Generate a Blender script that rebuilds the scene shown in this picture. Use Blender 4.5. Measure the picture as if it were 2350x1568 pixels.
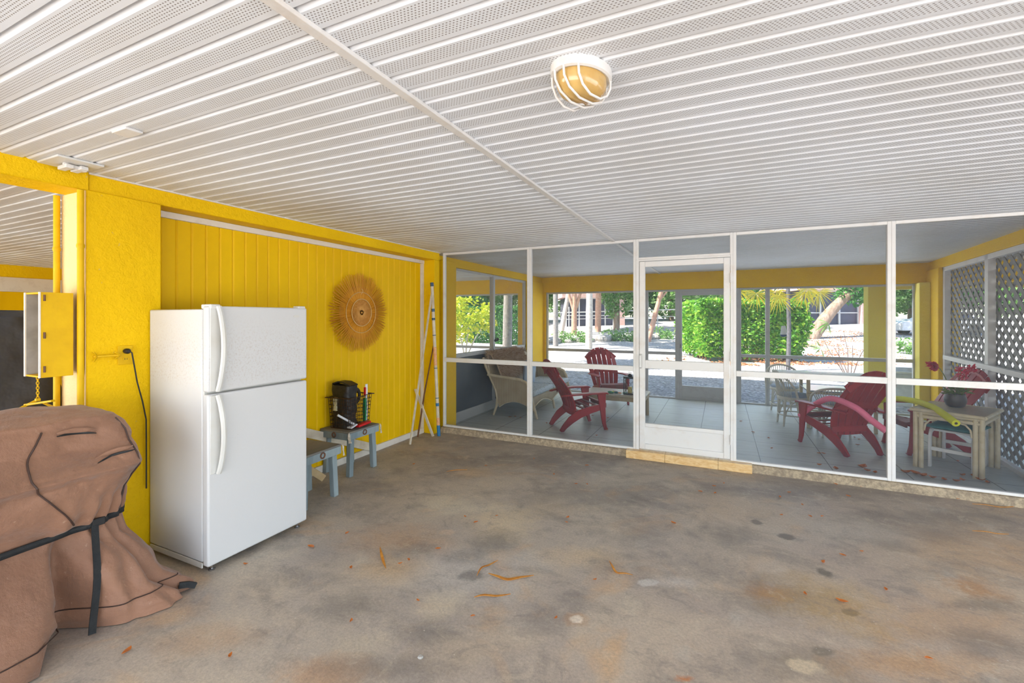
import bpy, math, random
from mathutils import Vector, Matrix, noise
R = math.radians
for o in list(bpy.data.objects): bpy.data.objects.remove(o)
SC = bpy.context.scene; COL = SC.collection
# ---------------------------------------------------------------- camera, sky, sun, added fill lamps, exposure
cd = bpy.data.cameras.new('camera'); cam = bpy.data.objects.new('camera', cd); COL.objects.link(cam)
cam.location = (0, 0, 1.55); cam.rotation_euler = (R(90), 0, R(25.03))
cd.sensor_width = 36; cd.lens = 15.75; cd.shift_y = -56/2350; cd.clip_start = .05; cd.clip_end = 400
SC.camera = cam
vs = SC.view_settings; vs.view_transform = 'Standard'; vs.look = 'None'; vs.gamma = 1; vs.use_curve_mapping = False
vs.exposure = 0.75
SC.cycles.use_adaptive_sampling = True; SC.cycles.adaptive_threshold = .08; SC.cycles.adaptive_min_samples = 16; SC.cycles.max_bounces = 8; SC.cycles.diffuse_bounces = 3; SC.cycles.glossy_bounces = 2; SC.cycles.use_denoising = True
W = bpy.data.worlds.new('sky'); SC.world = W; W.use_nodes = True
nt = W.node_tree; bg = nt.nodes['Background']
sky = nt.nodes.new('ShaderNodeTexSky'); sky.sky_type = 'NISHITA'; sky.sun_disc = False
sky.sun_elevation = R(50); sky.sun_rotation = R(240)
nt.links.new(sky.outputs[0], bg.inputs[0]); bg.inputs[1].default_value = .36
def light(name, kind, loc, d, energy, color, size=None):
    l = bpy.data.lights.new(name, kind); o = bpy.data.objects.new(name, l); COL.objects.link(o)
    o.location = loc; o.rotation_euler = Vector(d).to_track_quat('-Z', 'Y').to_euler()
    l.energy = energy; l.color = color
    if size: l.shape = 'RECTANGLE'; l.size, l.size_y = size
    return o
s = light('sun', 'SUN', (0, 0, 30), (.75, .5, -1.15), 9.0, (1, .95, .86)); s.data.angle = R(.6)
light('fill_back_opening', 'AREA', (.5, -3.2, .7), (-.04, 1, .85), 145, (.95, .97, 1), (9, 2.3))  # added area lamp filling the carport from its open back
light('fill_side_opening', 'AREA', (5.2, 1.2, 1.1), (-1, .1, .4), 66, (.95, .97, 1), (5, 2.2))  # added lamp, fills the carport from the right
light('fill_neighbour_bay', 'AREA', (-7.5, -3, 1.0), (-.2, 1, .8), 120, (1, .98, .95), (6, 2.2))  # added fill to brighten the neighbouring bay
light('fill_porch_opening', 'AREA', (-.2, 9.6, 1.25), (0, -1, -.5), 40, (.84, .92, 1), (6, 2))  # added fill outside the far screen, brightens the porch
light('fill_porch_end', 'AREA', (-7.4, 7.2, 1.4), (.9, .15, 0), 18, (.85, .93, 1), (3.6, 2))  # added fill for the sofa end of the porch

# ---------------------------------------------------------------- materials
def lin(c):
    return tuple(((v/255)/12.92 if v/255 <= .04045 else ((v/255+.055)/1.055)**2.4) for v in c[:3])+(1,)
class T:
    """small node-writing helper"""
    def __init__(s, name):
        s.m = bpy.data.materials.new(name); s.m.use_nodes = True; s.t = s.m.node_tree
        s.b = s.t.nodes['Principled BSDF']; s.out = s.t.nodes['Material Output']
    def n(s, kind, **kw):
        x = s.t.nodes.new('ShaderNode'+kind)
        for k, v in kw.items(): setattr(x, k, v)
        return x
    def put(s, sock, v):
        if v is None: return
        if hasattr(v, 'is_linked') or isinstance(v, bpy.types.NodeSocket): s.t.links.new(v, sock)
        else: sock.default_value = v
    def math(s, op, a, b=None, c=None, clamp=False):
        x = s.n('Math', operation=op, use_clamp=clamp)
        s.put(x.inputs[0], a); s.put(x.inputs[1], b)
        if c is not None: s.put(x.inputs[2], c)
        return x.outputs[0]
    def mix(s, f, a, b, mode='MIX'):
        x = s.n('MixRGB', blend_type=mode); s.put(x.inputs[0], f); s.put(x.inputs[1], a); s.put(x.inputs[2], b)
        return x.outputs[0]
    def pos(s): 
        g = s.n('NewGeometry'); x = s.n('SeparateXYZ'); s.t.links.new(g.outputs['Position'], x.inputs[0])
        return g.outputs['Position'], x.outputs[0], x.outputs[1], x.outputs[2]
    def obj(s): return s.n('TexCoord').outputs['Object']
    def noise(s, co, scale, detail=4, rough=.55, dist=0):
        x = s.n('TexNoise'); s.put(x.inputs['Vector'], co); x.inputs['Scale'].default_value = scale
        x.inputs['Detail'].default_value = detail; x.inputs['Roughness'].default_value = rough; x.inputs['Distortion'].default_value = dist
        return x.outputs['Fac']
    def ramp(s, f, lo, hi):
        x = s.n('MapRange', clamp=True); s.put(x.inputs[0], f); x.inputs[1].default_value = lo; x.inputs[2].default_value = hi
        return x.outputs[0]
    def scale(s, co, v):
        x = s.n('Mapping'); s.put(x.inputs['Vector'], co); x.inputs['Scale'].default_value = v; return x.outputs[0]
    def bump(s, h, st, d=.01):
        x = s.n('Bump'); x.inputs['Strength'].default_value = st; x.inputs['Distance'].default_value = d
        s.put(x.inputs['Height'], h); s.t.links.new(x.outputs[0], s.b.inputs['Normal']); return x
    def base(s, c): s.put(s.b.inputs['Base Color'], c); return s
    def rough(s, r): s.put(s.b.inputs['Roughness'], r); return s
def simple(name, c, c2=None, r=.6, ns=8, bs=0, bscale=60, bd=.005, metal=0, stretch=None, spec=.5):
    t = T(name); co = t.obj()
    if stretch: co = t.scale(co, stretch)
    c2 = c2 or tuple(v*.86 for v in c)
    f = t.ramp(t.noise(co, ns), .3, .7)
    t.base(t.mix(f, lin(c), lin(c2))).rough(r)
    t.b.inputs['Metallic'].default_value = metal; t.b.inputs['Specular IOR Level'].default_value = spec
    if bs: t.bump(t.noise(co, bscale, 3), bs, bd)
    return t.m
M = {}
def stucco(name, c, c2, chips=None):
    t = T(name); P, x, y, z = t.pos()
    f = t.ramp(t.noise(P, 1.6, 5), .3, .75)
    col = t.mix(f, lin(c), lin(c2))
    if chips:
        a = t.ramp(t.noise(t.scale(P, (1, 1, .55)), 34, 5, .7), .66, .69)
        b = t.ramp(t.noise(P, 2.3, 2), .5, .62)
        col = t.mix(t.math('MULTIPLY', a, b), col, lin(chips))
    t.base(col).rough(.6); t.b.inputs['Specular IOR Level'].default_value = .2
    h = t.math('ADD', t.noise(P, 22, 5, .65), t.math('MULTIPLY', t.noise(P, 90, 3), .35))
    t.bump(h, .55, .016)
    return t.m
YEL = (248, 202, 0); YEL2 = (236, 186, 0)
M['stucco'] = stucco('yellow_stucco', YEL, YEL2, (190, 168, 130))
M['stucco_pale'] = stucco('pale_yellow_stucco', (236, 218, 96), (226, 205, 84))
M['lit_peel'] = stucco('peeling_lit_stucco', (240, 214, 166), (236, 200, 130), (196, 160, 120))  # column's lit side face: peach brightness put into the colour, plus chips
t = T('yellow_siding'); P, x, y, z = t.pos()
t.base(t.mix(t.ramp(t.noise(t.scale(P, (1, 1, .25)), 2.2, 4), .3, .7), lin((244, 197, 0)), lin((232, 183, 0)))).rough(.5); t.b.inputs['Specular IOR Level'].default_value = .2
t.bump(t.noise(t.scale(P, (1, 1, .15)), 40, 3), .12, .004); M['siding'] = t.m
M['ypaint'] = simple('yellow_paint', (236, 190, 2), (216, 168, 2), .5, 5, .2, 30, spec=.25)
def paint(name, c, dirt, amt=.5):
    t = T(name); P, x, y, z = t.pos()
    f = t.ramp(t.noise(P, 5, 6, .7), .52, .78)
    t.base(t.mix(t.math('MULTIPLY', f, amt), lin(c), lin(dirt))).rough(.45); t.bump(t.noise(P, 50, 3), .05, .003); return t.m
M['white'] = paint('white_painted_aluminium', (226, 223, 219), (196, 170, 140), .4)
M['frame2'] = paint('grey_white_aluminium', (196, 196, 194), (150, 140, 125), .4)
M['trim'] = paint('white_trim_paint', (228, 220, 208), (178, 160, 135), .5)
# perforated soffit
def soffit(name, c):
    t = T(name); P, x, y, z = t.pos()
    fy = t.math('FRACT', t.math('MULTIPLY', y, 10.0))
    band = t.math('MULTIPLY', t.math('GREATER_THAN', fy, .07), t.math('LESS_THAN', fy, .60))
    ry = t.math('MULTIPLY', t.math('SUBTRACT', fy, .07), 6/.53)
    row = t.math('FLOOR', ry); fr = t.math('FRACT', ry)
    fx = t.math('FRACT', t.math('ADD', t.math('MULTIPLY', x, 1/.0125), t.math('MULTIPLY', row, .5)))
    dx = t.math('ABSOLUTE', t.math('SUBTRACT', fx, .5)); dy = t.math('ABSOLUTE', t.math('SUBTRACT', fr, .5))
    dot = t.math('MULTIPLY', t.math('LESS_THAN', dx, .22), t.math('LESS_THAN', dy, .20))
    dot = t.math('MULTIPLY', dot, band)
    base = t.mix(t.ramp(t.noise(P, 1.2, 5), .35, .75), lin(c), lin((c[0]-12, c[1]-15, c[2]-20)))
    grime_bounce = t.math('MULTIPLY', t.ramp(x, -2.0, -3.6), t.ramp(t.noise(t.scale(P, (.6, 1.6, 1)), 1.5, 6, .65), .36, .62))  # brown towards the left wall: grime plus painted yellow bounce and shade
    base = t.mix(t.math('MULTIPLY', grime_bounce, .42), base, lin((176, 152, 112)))
    t.base(t.mix(t.math('MULTIPLY', dot, .85), base, lin((112, 102, 94)))).rough(.5)
    return t.m
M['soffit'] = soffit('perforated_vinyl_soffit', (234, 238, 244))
# stained concrete
t = T('stained_concrete'); P, x, y, z = t.pos()
flat = t.scale(P, (1, 1, 0))
n1 = t.noise(flat, .9, 6, .62, .6); n2 = t.noise(t.scale(P, (1, 1.5, 0)), 2.3, 7, .66, .4); n3 = t.noise(flat, 9, 6, .7); n4 = t.noise(flat, 1.5, 4, .6, 1.0)
col = t.mix(t.ramp(n1, .36, .64), lin((176, 167, 159)), lin((210, 195, 174)))
# browner towards the right hand bay, greyer by the doorway, as the traffic wore it
col = t.mix(t.math('MULTIPLY', t.ramp(t.math('SUBTRACT', x, t.math('MULTIPLY', y, .42)), -2.4, 1.2), .46), col, lin((220, 174, 124)))
col = t.mix(t.math('MULTIPLY', t.ramp(n2, .50, .66), .50), col, lin((128, 121, 115)))
col = t.mix(t.math('MULTIPLY', t.ramp(n4, .56, .72), .60), col, lin((224, 180, 130)))
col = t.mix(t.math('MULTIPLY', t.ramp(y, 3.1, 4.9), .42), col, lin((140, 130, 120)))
col = t.mix(t.math('MULTIPLY', t.ramp(t.noise(flat, 3.1, 5, .6, .5), .60, .70), .55), col, lin((206, 196, 180)))
n5 = t.noise(flat, 3.4, 4, .6, .5)
def stain(col, cx, cy, rx, ry, ang, c, st, soft=.35, wob=.5, ring=False):
    ca, sa = math.cos(R(ang)), math.sin(R(ang))
    X = t.math('SUBTRACT', x, cx); Y = t.math('SUBTRACT', y, cy)
    u = t.math('DIVIDE', t.math('ADD', t.math('MULTIPLY', X, ca), t.math('MULTIPLY', Y, sa)), rx)
    v = t.math('DIVIDE', t.math('SUBTRACT', t.math('MULTIPLY', Y, ca), t.math('MULTIPLY', X, sa)), ry)
    d = t.math('SQRT', t.math('ADD', t.math('MULTIPLY', u, u), t.math('MULTIPLY', v, v)))
    d = t.math('ADD', d, t.math('MULTIPLY', t.math('SUBTRACT', n3, .5), wob*2.4)); d = t.math('ADD', d, t.math('MULTIPLY', t.math('SUBTRACT', n5, .5), wob*3.2))
    if ring: d = t.math('ADD', .7, t.math('MULTIPLY', t.math('ABSOLUTE', t.math('SUBTRACT', d, 1)), 2.2))
    f = t.math('MULTIPLY', t.ramp(d, 1+soft*.5, 1-soft*.5), st)
    return t.mix(f, col, lin(c))
for a in [(-2.09, 3.14, 0.236, 0.157, 25, (222, 210, 186), 0.8, 0.5, 0.7),
          (-1.74, 3.18, 0.387, 0.066, 25, (222, 210, 188), 0.8, 0.5, 0.7),
          (-1.52, 3.06, 0.182, 0.234, 25, (226, 206, 172), 0.8, 0.5, 0.7),
          (-2.26, 3.87, 0.152, 0.125, 25, (226, 194, 154), 0.7, 0.5, 0.7),
          (-3.18, 3.58, 0.156, 0.106, 25, (208, 194, 170), 0.7, 0.5, 0.7),
          (-2.82, 3.39, 0.124, 0.068, 25, (204, 190, 166), 0.6, 0.3, 0.7),
          (-1.78, 2.73, 0.079, 0.052, 25, (220, 196, 172), 0.7, 0.3, 0.7),
          (-1.83, 2.19, 0.161, 0.12, 25, (216, 182, 138), 0.7, 0.5, 0.7),
          (-1.38, 2.37, 0.292, 0.234, 25, (212, 206, 198), 0.75, 0.5, 0.7),
          (-1.37, 2.02, 0.117, 0.091, 25, (228, 212, 184), 0.75, 0.5, 0.7),
          (-1.52, 1.63, 0.124, 0.062, 25, (210, 196, 172), 0.6, 0.5, 0.7),
          (-1.02, 1.83, 0.244, 0.096, 25, (210, 190, 164), 0.6, 0.5, 0.7),
          (-0.67, 2.22, 0.071, 0.053, 25, (200, 160, 120), 0.6, 0.5, 0.7),
          (-0.67, 2.22, 0.034, 0.03, 25, (248, 232, 210), 0.95, 0.3, 0.7),
          (-0.8, 2.84, 0.17, 0.096, 25, (222, 196, 160), 0.7, 0.5, 0.7),
          (-0.46, 2.45, 0.082, 0.08, 25, (216, 200, 176), 0.6, 0.5, 0.7),
          (-0.39, 2.71, 0.064, 0.03, 25, (228, 222, 212), 0.7, 0.3, 0.7),
          (-0.25, 2.77, 0.097, 0.056, 25, (226, 218, 208), 0.7, 0.5, 0.7), (0.14, 4.0, 0.312, 0.278, 25, (208, 184, 154), 0.6, 0.5, 0.7), (0.71, 3.96, 0.352, 0.204, 25, (192, 182, 166), 0.55, 0.5, 0.7), (0.26, 2.89, 0.195, 0.166, 25, (112, 104, 99), 0.75, 0.5, 0.7), (0.26, 2.9, 0.11, 0.072, 25, (184, 138, 92), 0.9, 0.5, 0.7), (0.52, 2.92, 0.225, 0.204, 25, (196, 162, 108), 0.75, 0.5, 0.7), (0.62, 2.88, 0.034, 0.024, 25, (132, 112, 62), 0.7, 0.3, 0.7),
          (1.31, 3.45, 0.112, 0.083, 25, (192, 140, 90), 0.8, 0.5, 0.7),
          (-0.14, 2.05, 0.049, 0.028, 25, (206, 130, 76), 0.9, 0.3, 0.7), (0.36, 2.39, 0.196, 0.096, 25, (152, 136, 114), 0.6, 0.5, 0.7), (0.34, 2.35, 0.065, 0.039, 25, (230, 208, 174), 0.8, 0.5, 0.7), (0.75, 2.57, 0.254, 0.081, 25, (214, 162, 106), 0.6, 0.5, 0.7),
          (1.56, 4.02, 0.435, 0.279, 25, (210, 168, 122), 0.5, 0.5, 0.7),
          (1.05, 3.0, 0.353, 0.146, 25, (206, 164, 120), 0.5, 0.5, 0.7),
          (-2.05, 2.49, 0.334, 0.153, 25, (196, 152, 110), 0.5, 0.5, 0.7),
          (-1.57, 1.42, 0.171, 0.072, 25, (206, 156, 110), 0.6, 0.5, 0.7),
          (-2.26, 1.33, 0.21, 0.082, 25, (196, 156, 116), 0.5, 0.5, 0.7),
          (-1.43, 2.73, 0.135, 0.131, 25, (98, 94, 92), 0.7, 0.5, 0.7),
          (-1.48, 2.5, 0.107, 0.063, 25, (112, 108, 105), 0.6, 0.5, 0.7),
          (-1.35, 2.34, 0.084, 0.059, 25, (118, 114, 111), 0.6, 0.5, 0.7),
          (-1.3, 1.84, 0.13, 0.08, 25, (120, 115, 110), 0.5, 0.5, 0.7),
          (-1.81, 1.8, 0.14, 0.08, 25, (118, 114, 110), 0.6, 0.5, 0.7),
          (-1.39, 1.54, 0.25, 0.054, 25, (114, 107, 99), 0.55, 0.5, 0.7),
          (-0.81, 2.13, 0.11, 0.071, 25, (126, 121, 117), 0.5, 0.5, 0.7), (0.07, 3.5, 0.183, 0.186, 25, (116, 110, 105), 0.6, 0.5, 0.7),
          (-1.01, 3.8, 0.527, 0.235, 25, (110, 102, 96), 0.5, 0.5, 0.7), (0.42, 3.68, 0.055, 0.038, 25, (114, 106, 97), 0.85, 0.3, 0.7), (0.57, 3.27, 0.045, 0.051, 25, (116, 108, 95), 0.85, 0.3, 0.7), (0.24, 3.85, 0.03, 0.036, 25, (118, 108, 99), 0.8, 0.3, 0.7), (0.43, 2.49, 0.05, 0.027, 25, (138, 126, 110), 0.8, 0.3, 0.7),
          (1.04, 3.85, 0.148, 0.093, 25, (110, 106, 102), 0.6, 0.5, 0.7),
          (1.41, 4.22, 0.251, 0.144, 25, (106, 101, 97), 0.5, 0.5, 0.7),
          (1.27, 3.25, 0.188, 0.051, 25, (114, 107, 97), 0.7, 0.5, 0.7),
          (1.18, 2.88, 0.185, 0.095, 25, (118, 112, 106), 0.6, 0.5, 0.7),
          (-1.93, 4.4, 0.934, 0.26, 25, (102, 94, 88), 0.5, 0.5, 0.7), (0.86, 4.8, 0.968, 0.139, 25, (102, 96, 92), 0.5, 0.5, 0.7),
          (1.51, 4.53, 0.505, 0.12, 25, (98, 94, 90), 0.5, 0.5, 0.7),
          (-2.98, 3.07, 0.314, 0.143, 25, (110, 102, 96), 0.4, 0.5, 0.7),
          (-0.58, 3.3, 0.252, 0.165, 25, (130, 122, 114), 0.45, 0.5, 0.7),
          (-0.16, 3.0, 0.244, 0.147, 25, (128, 121, 116), 0.4, 0.5, 0.7),
          (-1.3, 3.42, 0.213, 0.134, 25, (206, 184, 150), 0.4, 0.5, 0.7),
          (1.03, 4.02, 0.187, 0.129, 25, (196, 186, 172), 0.5, 0.5, 0.7)]:
    big = max(a[2], a[3]) > .09; dark = sum(a[5]) < 380
    st_ = a[6]*((.72 if dark else .88) if big else 1.0)
    col = stain(col, *a[:5], a[5], st_, 1.3 if big else .5, .8)
m1 = t.noise(t.scale(P, (1, 1.3, 0)), 5.5, 6, .74, .8)
col = t.mix(t.math('MULTIPLY', t.ramp(m1, .53, .68), .42), col, lin((128, 121, 116)))
col = t.mix(t.math('MULTIPLY', t.ramp(m1, .45, .32), .45), col, lin((222, 206, 182)))
speck = t.n('TexVoronoi'); t.put(speck.inputs['Vector'], flat); speck.inputs['Scale'].default_value = 26
col = t.mix(t.math('MULTIPLY', t.math('LESS_THAN', speck.outputs['Distance'], .085), t.ramp(n3, .5, .6)), col, lin((222, 214, 200)))
col = t.mix(t.math('MULTIPLY', t.ramp(t.noise(flat, 70, 3, .7), .35, .8), .42), col, lin((104, 96, 88)))
t.base(col).rough(t.math('ADD', .42, t.math('MULTIPLY', n2, .35)))
t.bump(t.math('ADD', t.noise(flat, 12, 6, .7), t.math('MULTIPLY', t.noise(flat, 140, 3), .3)), .22, .012); M['concrete'] = t.m
t = T('pebbly_kerb_concrete'); P, x, y, z = t.pos()
t.base(t.mix(t.ramp(t.noise(P, 26, 5, .75), .4, .62), lin((150, 134, 114)), lin((196, 176, 146)))).rough(.85); t.bump(t.noise(P, 60, 5, .7), .9, .012); M['kerb'] = t.m
t = T('marbled_beige_tile'); P, x, y, z = t.pos()
t.base(t.mix(t.ramp(t.noise(t.scale(P, (2.6, 1, 9)), 5, 5, .6, 1.2), .35, .7), lin((236, 204, 150)), lin((214, 164, 100)))).rough(.35); M['tile'] = t.m
# large porch tiles
t = T('grey_porch_tile'); P, x, y, z = t.pos()
gx = t.math('ABSOLUTE', t.math('SUBTRACT', t.math('FRACT', t.math('ADD', t.math('DIVIDE', x, .66), .40)), .5))
gy = t.math('ABSOLUTE', t.math('SUBTRACT', t.math('FRACT', t.math('ADD', t.math('DIVIDE', y, .66), .1)), .5))
line = t.math('GREATER_THAN', t.math('MAXIMUM', gx, gy), .4935)
b = t.mix(t.ramp(t.noise(t.scale(P, (1, 5, 1)), 5, 5, .6, .4), .3, .7), lin((204, 210, 208)), lin((184, 188, 182)))
t.base(t.mix(t.math('MULTIPLY', line, .85), b, lin((74, 70, 66)))).rough(.42); M['ptile'] = t.m
# insect screen
def screen(name, op, c):
    t = T(name); tr = t.n('BsdfTransparent'); df = t.n('BsdfDiffuse'); df.inputs[0].default_value = lin(c)
    mx = t.n('MixShader'); mx.inputs[0].default_value = op
    t.t.links.new(tr.outputs[0], mx.inputs[1]); t.t.links.new(df.outputs[0], mx.inputs[2]); t.t.links.new(mx.outputs[0], t.out.inputs[0]); return t.m
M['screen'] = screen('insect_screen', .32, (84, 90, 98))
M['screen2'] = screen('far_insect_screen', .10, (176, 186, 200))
# fridge enamel
t = T('fridge_enamel'); P, x, y, z = t.pos()
g = t.ramp(t.noise(P, 75, 5, .8), .50, .70); zz = t.ramp(z, 1.03, 1.3)
zz = t.math('MULTIPLY', t.ramp(z, 1.1, 1.17), t.ramp(z, 1.58, 1.35))
m_ = t.math('MULTIPLY', g, t.math('ADD', t.math('MULTIPLY', zz, .75), .03))
m2 = t.math('MULTIPLY', t.ramp(t.noise(P, 30, 5, .7), .66, .72), t.ramp(t.noise(P, 4, 2), .48, .6))
c_ = t.mix(m_, lin((214, 213, 213)), lin((190, 177, 166))); c_ = t.mix(t.math('MULTIPLY', m2, .4), c_, lin((170, 160, 150)))
t.base(c_).rough(.28); t.bump(t.noise(P, 260, 2), .10, .001); M['enamel'] = t.m
M['plasticwhite'] = simple('yellowed_white_plastic', (222, 221, 218), (212, 208, 200), .35, 6)
M['chrome'] = simple('chrome_metal', (200, 200, 205), None, .2, 4, metal=1)
M['greymetal'] = simple('grey_galvanised_metal', (150, 150, 150), (120, 118, 115), .45, 8, metal=.7)
M['boxgrey'] = simple('grey_box_lining', (176, 172, 168), (140, 136, 130), .6)
M['black'] = simple('black_plastic', (20, 20, 22), (32, 32, 34), .5, 10)
M['blackfabric'] = simple('black_nylon', (22, 21, 22), (52, 50, 50), .5, 26, .35, 60)
M['strap'] = simple('black_webbing', (24, 27, 30), (38, 40, 42), .7, 40, .5, 300)
M['redp'] = simple('red_plastic', (214, 30, 34), None, .4)
M['greenp'] = simple('green_plastic', (30, 130, 80), None, .4)
M['paper'] = simple('white_paper', (232, 232, 236), (214, 214, 220), .6)
M['palelabel'] = simple('cream_label', (214, 206, 170), None, .6)
M['wire'] = simple('dark_wire', (46, 40, 36), (90, 60, 40), .5, 20, metal=.3)
# brown cover fabric
t = T('brown_cover_fabric'); P, x, y, z = t.pos()
c_ = t.mix(t.ramp(t.noise(P, 3.2, 5, .6), .3, .72), lin((130, 93, 72)), lin((160, 116, 90)))
c_ = t.mix(t.math('MULTIPLY', t.ramp(t.noise(P, 38, 4, .7), .64, .74), .5), c_, lin((190, 160, 136)))
t.base(c_).rough(.62); t.b.inputs['Sheen Weight'].default_value = .25
t.bump(t.math('ADD', t.noise(P, 9, 4), t.math('MULTIPLY', t.noise(P, 400, 1), .06)), .6, .035); M['cover'] = t.m
M['seam'] = simple('dark_brown_piping', (74, 52, 44), (60, 44, 38), .6)
M['charcoal'] = simple('charcoal_cover_fabric', (58, 60, 66), (84, 88, 98), .55, 3, .4, 7, .03)
M['bluewood'] = simple('weathered_blue_grey_wood', (158, 170, 172), (116, 130, 136), .75, 7, .3, 30, stretch=(1, 1, .2))
M['greywood'] = simple('weathered_grey_wood_top', (148, 138, 122), (112, 110, 106), .8, 6, .3, 26, stretch=(1, .2, 1))
M['rawwood'] = simple('raw_pine', (206, 182, 140), (180, 150, 108), .7, 6, .2, 30)
M['whitewood'] = simple('white_painted_wood', (226, 216, 198), (196, 180, 156), .6, 9)
M['darkwood'] = simple('brown_stick_bark', (122, 78, 42), (92, 58, 34), .7, 20)
M['rust'] = simple('rusty_ring', (86, 62, 50), (120, 76, 50), .6, 30)
M['rope'] = simple('frayed_white_rope', (226, 214, 196), (190, 176, 156), .9, 60, .5, 200)
M['red'] = simple('weathered_red_resin', (176, 42, 42), (150, 42, 48), .42, 5, .1, 60)
M['seatgrey'] = simple('dusty_red_resin_seat', (150, 70, 64), (126, 84, 80), .55, 8)
M['blue'] = simple('blue_label', (40, 122, 176), None, .4)
M['navy'] = simple('blue_grey_band', (66, 96, 128), None, .5)
M['orange'] = simple('orange_print', (214, 140, 86), (236, 190, 150), .5, 60)
t = T('tan_straw'); co = t.obj(); g = t.n('NewGeometry')
t.base(t.mix(g.outputs['Random Per Island'], lin((196, 126, 14)), lin((232, 170, 50)))).rough(.7); M['straw'] = t.m
M['strawring'] = simple('pale_stitched_ring', (226, 190, 130), (206, 164, 96), .7)
M['strawmid'] = simple('coiled_straw_centre', (232, 172, 90), (206, 140, 56), .7, 30)
t = T('amber_glass'); t.base(t.mix(t.ramp(t.noise(t.obj(), 9, 4), .35, .75), lin((212, 176, 106)), lin((178, 132, 62)))).rough(.12)
t.b.inputs['Coat Weight'].default_value = .6; M['amber'] = t.m
def wicker(name, c, c2):
    t = T(name); P, x, y, z = t.pos()
    h = t.math('ADD', x, y)
    a = t.math('SINE', t.math('MULTIPLY', h, 330)); r_ = t.math('SINE', t.math('MULTIPLY', z, 420))
    w = t.ramp(t.math('ADD', t.math('MULTIPLY', a, .6), t.math('MULTIPLY', t.math('MULTIPLY', a, r_), .5)), -1, .8)
    c_ = t.mix(t.ramp(t.noise(P, 6, 4), .3, .7), lin(c), lin(c2))
    t.base(t.mix(w, lin(tuple(v*.55 for v in c2)), c_)).rough(.6); t.bump(w, .5, .006); return t.m
M['wicker'] = wicker('cream_wicker_weave', (226, 208, 172), (206, 182, 142))
M['cane'] = simple('cream_rattan_cane', (228, 214, 184), (206, 186, 148), .5, 10)
M['canewhite'] = simple('white_washed_rattan', (226, 224, 212), (200, 194, 178), .5, 10)
M['stone_top'] = simple('speckled_laminate_top', (196, 184, 158), (170, 160, 138), .35, 60)
M['glass_top'] = simple('grey_blue_glass_top', (132, 146, 156), (112, 126, 138), .12, 2)
t = T('shaggy_fur'); g = t.n('NewGeometry'); P, x, y, z = t.pos()
t.base(t.mix(g.outputs['Random Per Island'], lin((150, 106, 66)), lin((226, 204, 176)))).rough(.8); M['fur'] = t.m
t = T('floral_cushion'); co = t.obj(); v = t.n('TexVoronoi'); t.put(v.inputs['Vector'], co); v.inputs['Scale'].default_value = 26
t.base(t.mix(t.math('LESS_THAN', v.outputs['Distance'], .22), lin((196, 206, 212)), lin((112, 128, 92)))).rough(.8); M['floral'] = t.m
M['bluecush'] = simple('pale_blue_cushion', (186, 200, 212), (160, 176, 196), .8, 6)
M['teal'] = simple('teal_cushion', (36, 112, 112), (70, 140, 138), .6, 14)
M['pink'] = simple('pink_foam', (255, 136, 164), (250, 120, 150), .75, 8, .1, 200)
M['yellowfoam'] = simple('yellow_foam', (236, 236, 30), (222, 222, 30), .75, 8, .1, 200)
M['pot'] = simple('dark_glazed_pot', (62, 54, 52), (84, 74, 68), .35, 9)
M['petal'] = simple('crimson_petals', (206, 22, 52), (230, 60, 96), .55, 30)
M['plantgreen'] = simple('dull_green_leaves', (94, 116, 40), (126, 140, 60), .6, 20)
M['candle'] = simple('cream_candle', (226, 206, 120), None, .5)
M['lattice'] = simple('grey_backlit_lattice', (150, 145, 138), (128, 124, 117), .6, 6)  # darker grey paints in the shade of a backlit lattice
M['panelgrey'] = simple('dark_grey_screen_panel', (84, 92, 100), (70, 78, 86), .5, 3)
M['frost'] = simple('white_plastic_sheet', (222, 226, 228), None, .5)
def leafmat(name, a, b, c, trans=.35):
    t = T(name); g = t.n('NewGeometry'); r_ = g.outputs['Random Per Island']
    col = t.mix(t.ramp(r_, 0, .6), lin(a), lin(b)); col = t.mix(t.ramp(r_, .6, 1), col, lin(c)); t.base(col).rough(.38)
    tb = t.n('BsdfTranslucent'); t.put(tb.inputs[0], col); mx = t.n('MixShader'); mx.inputs[0].default_value = trans
    t.t.links.new(t.b.outputs[0], mx.inputs[1]); t.t.links.new(tb.outputs[0], mx.inputs[2]); t.t.links.new(mx.outputs[0], t.out.inputs[0]); return t.m
M['hedge'] = leafmat('hedge_leaves', (70, 140, 34), (128, 190, 50), (196, 224, 90))
M['foliage'] = leafmat('mid_green_foliage', (86, 142, 60), (130, 176, 90), (186, 208, 150))
M['darkfol'] = leafmat('deep_green_foliage', (50, 110, 50), (84, 146, 66), (120, 170, 90))
M['yelfol'] = leafmat('yellow_green_foliage', (160, 190, 30), (210, 220, 50), (236, 226, 70))
M['palmyel'] = leafmat('yellowing_palm_fronds', (196, 180, 30), (228, 206, 50), (160, 176, 60))
M['litter'] = leafmat('dry_leaf_litter', (202, 132, 86), (226, 168, 120), (168, 110, 76), .1)
M['dryleaf'] = leafmat('dry_orange_leaf', (192, 92, 38), (208, 120, 50), (146, 72, 38), .1)
M['dryfrond'] = simple('dry_tan_palm_blade', (214, 150, 62), (186, 112, 30), .6, 30)
M['bark'] = simple('grey_palm_bark', (176, 170, 164), (136, 130, 126), .85, 14, .6, 30, .03)
M['shadebark'] = simple('grey_shaded_bark', (120, 118, 122), (92, 90, 96), .85, 14, .6, 30, .03)  # shade on the thin palm painted in as darker bark
M['palebark'] = simple('pale_trunk_bark', (226, 218, 208), (196, 184, 172), .85, 10, .4, 30, .02)  # near-white bark with random tone, for pale trunks and stems
M['redbark'] = simple('reddish_gumbo_bark', (196, 140, 112), (214, 176, 150), .7, 9, .4, 20, .02)
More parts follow.
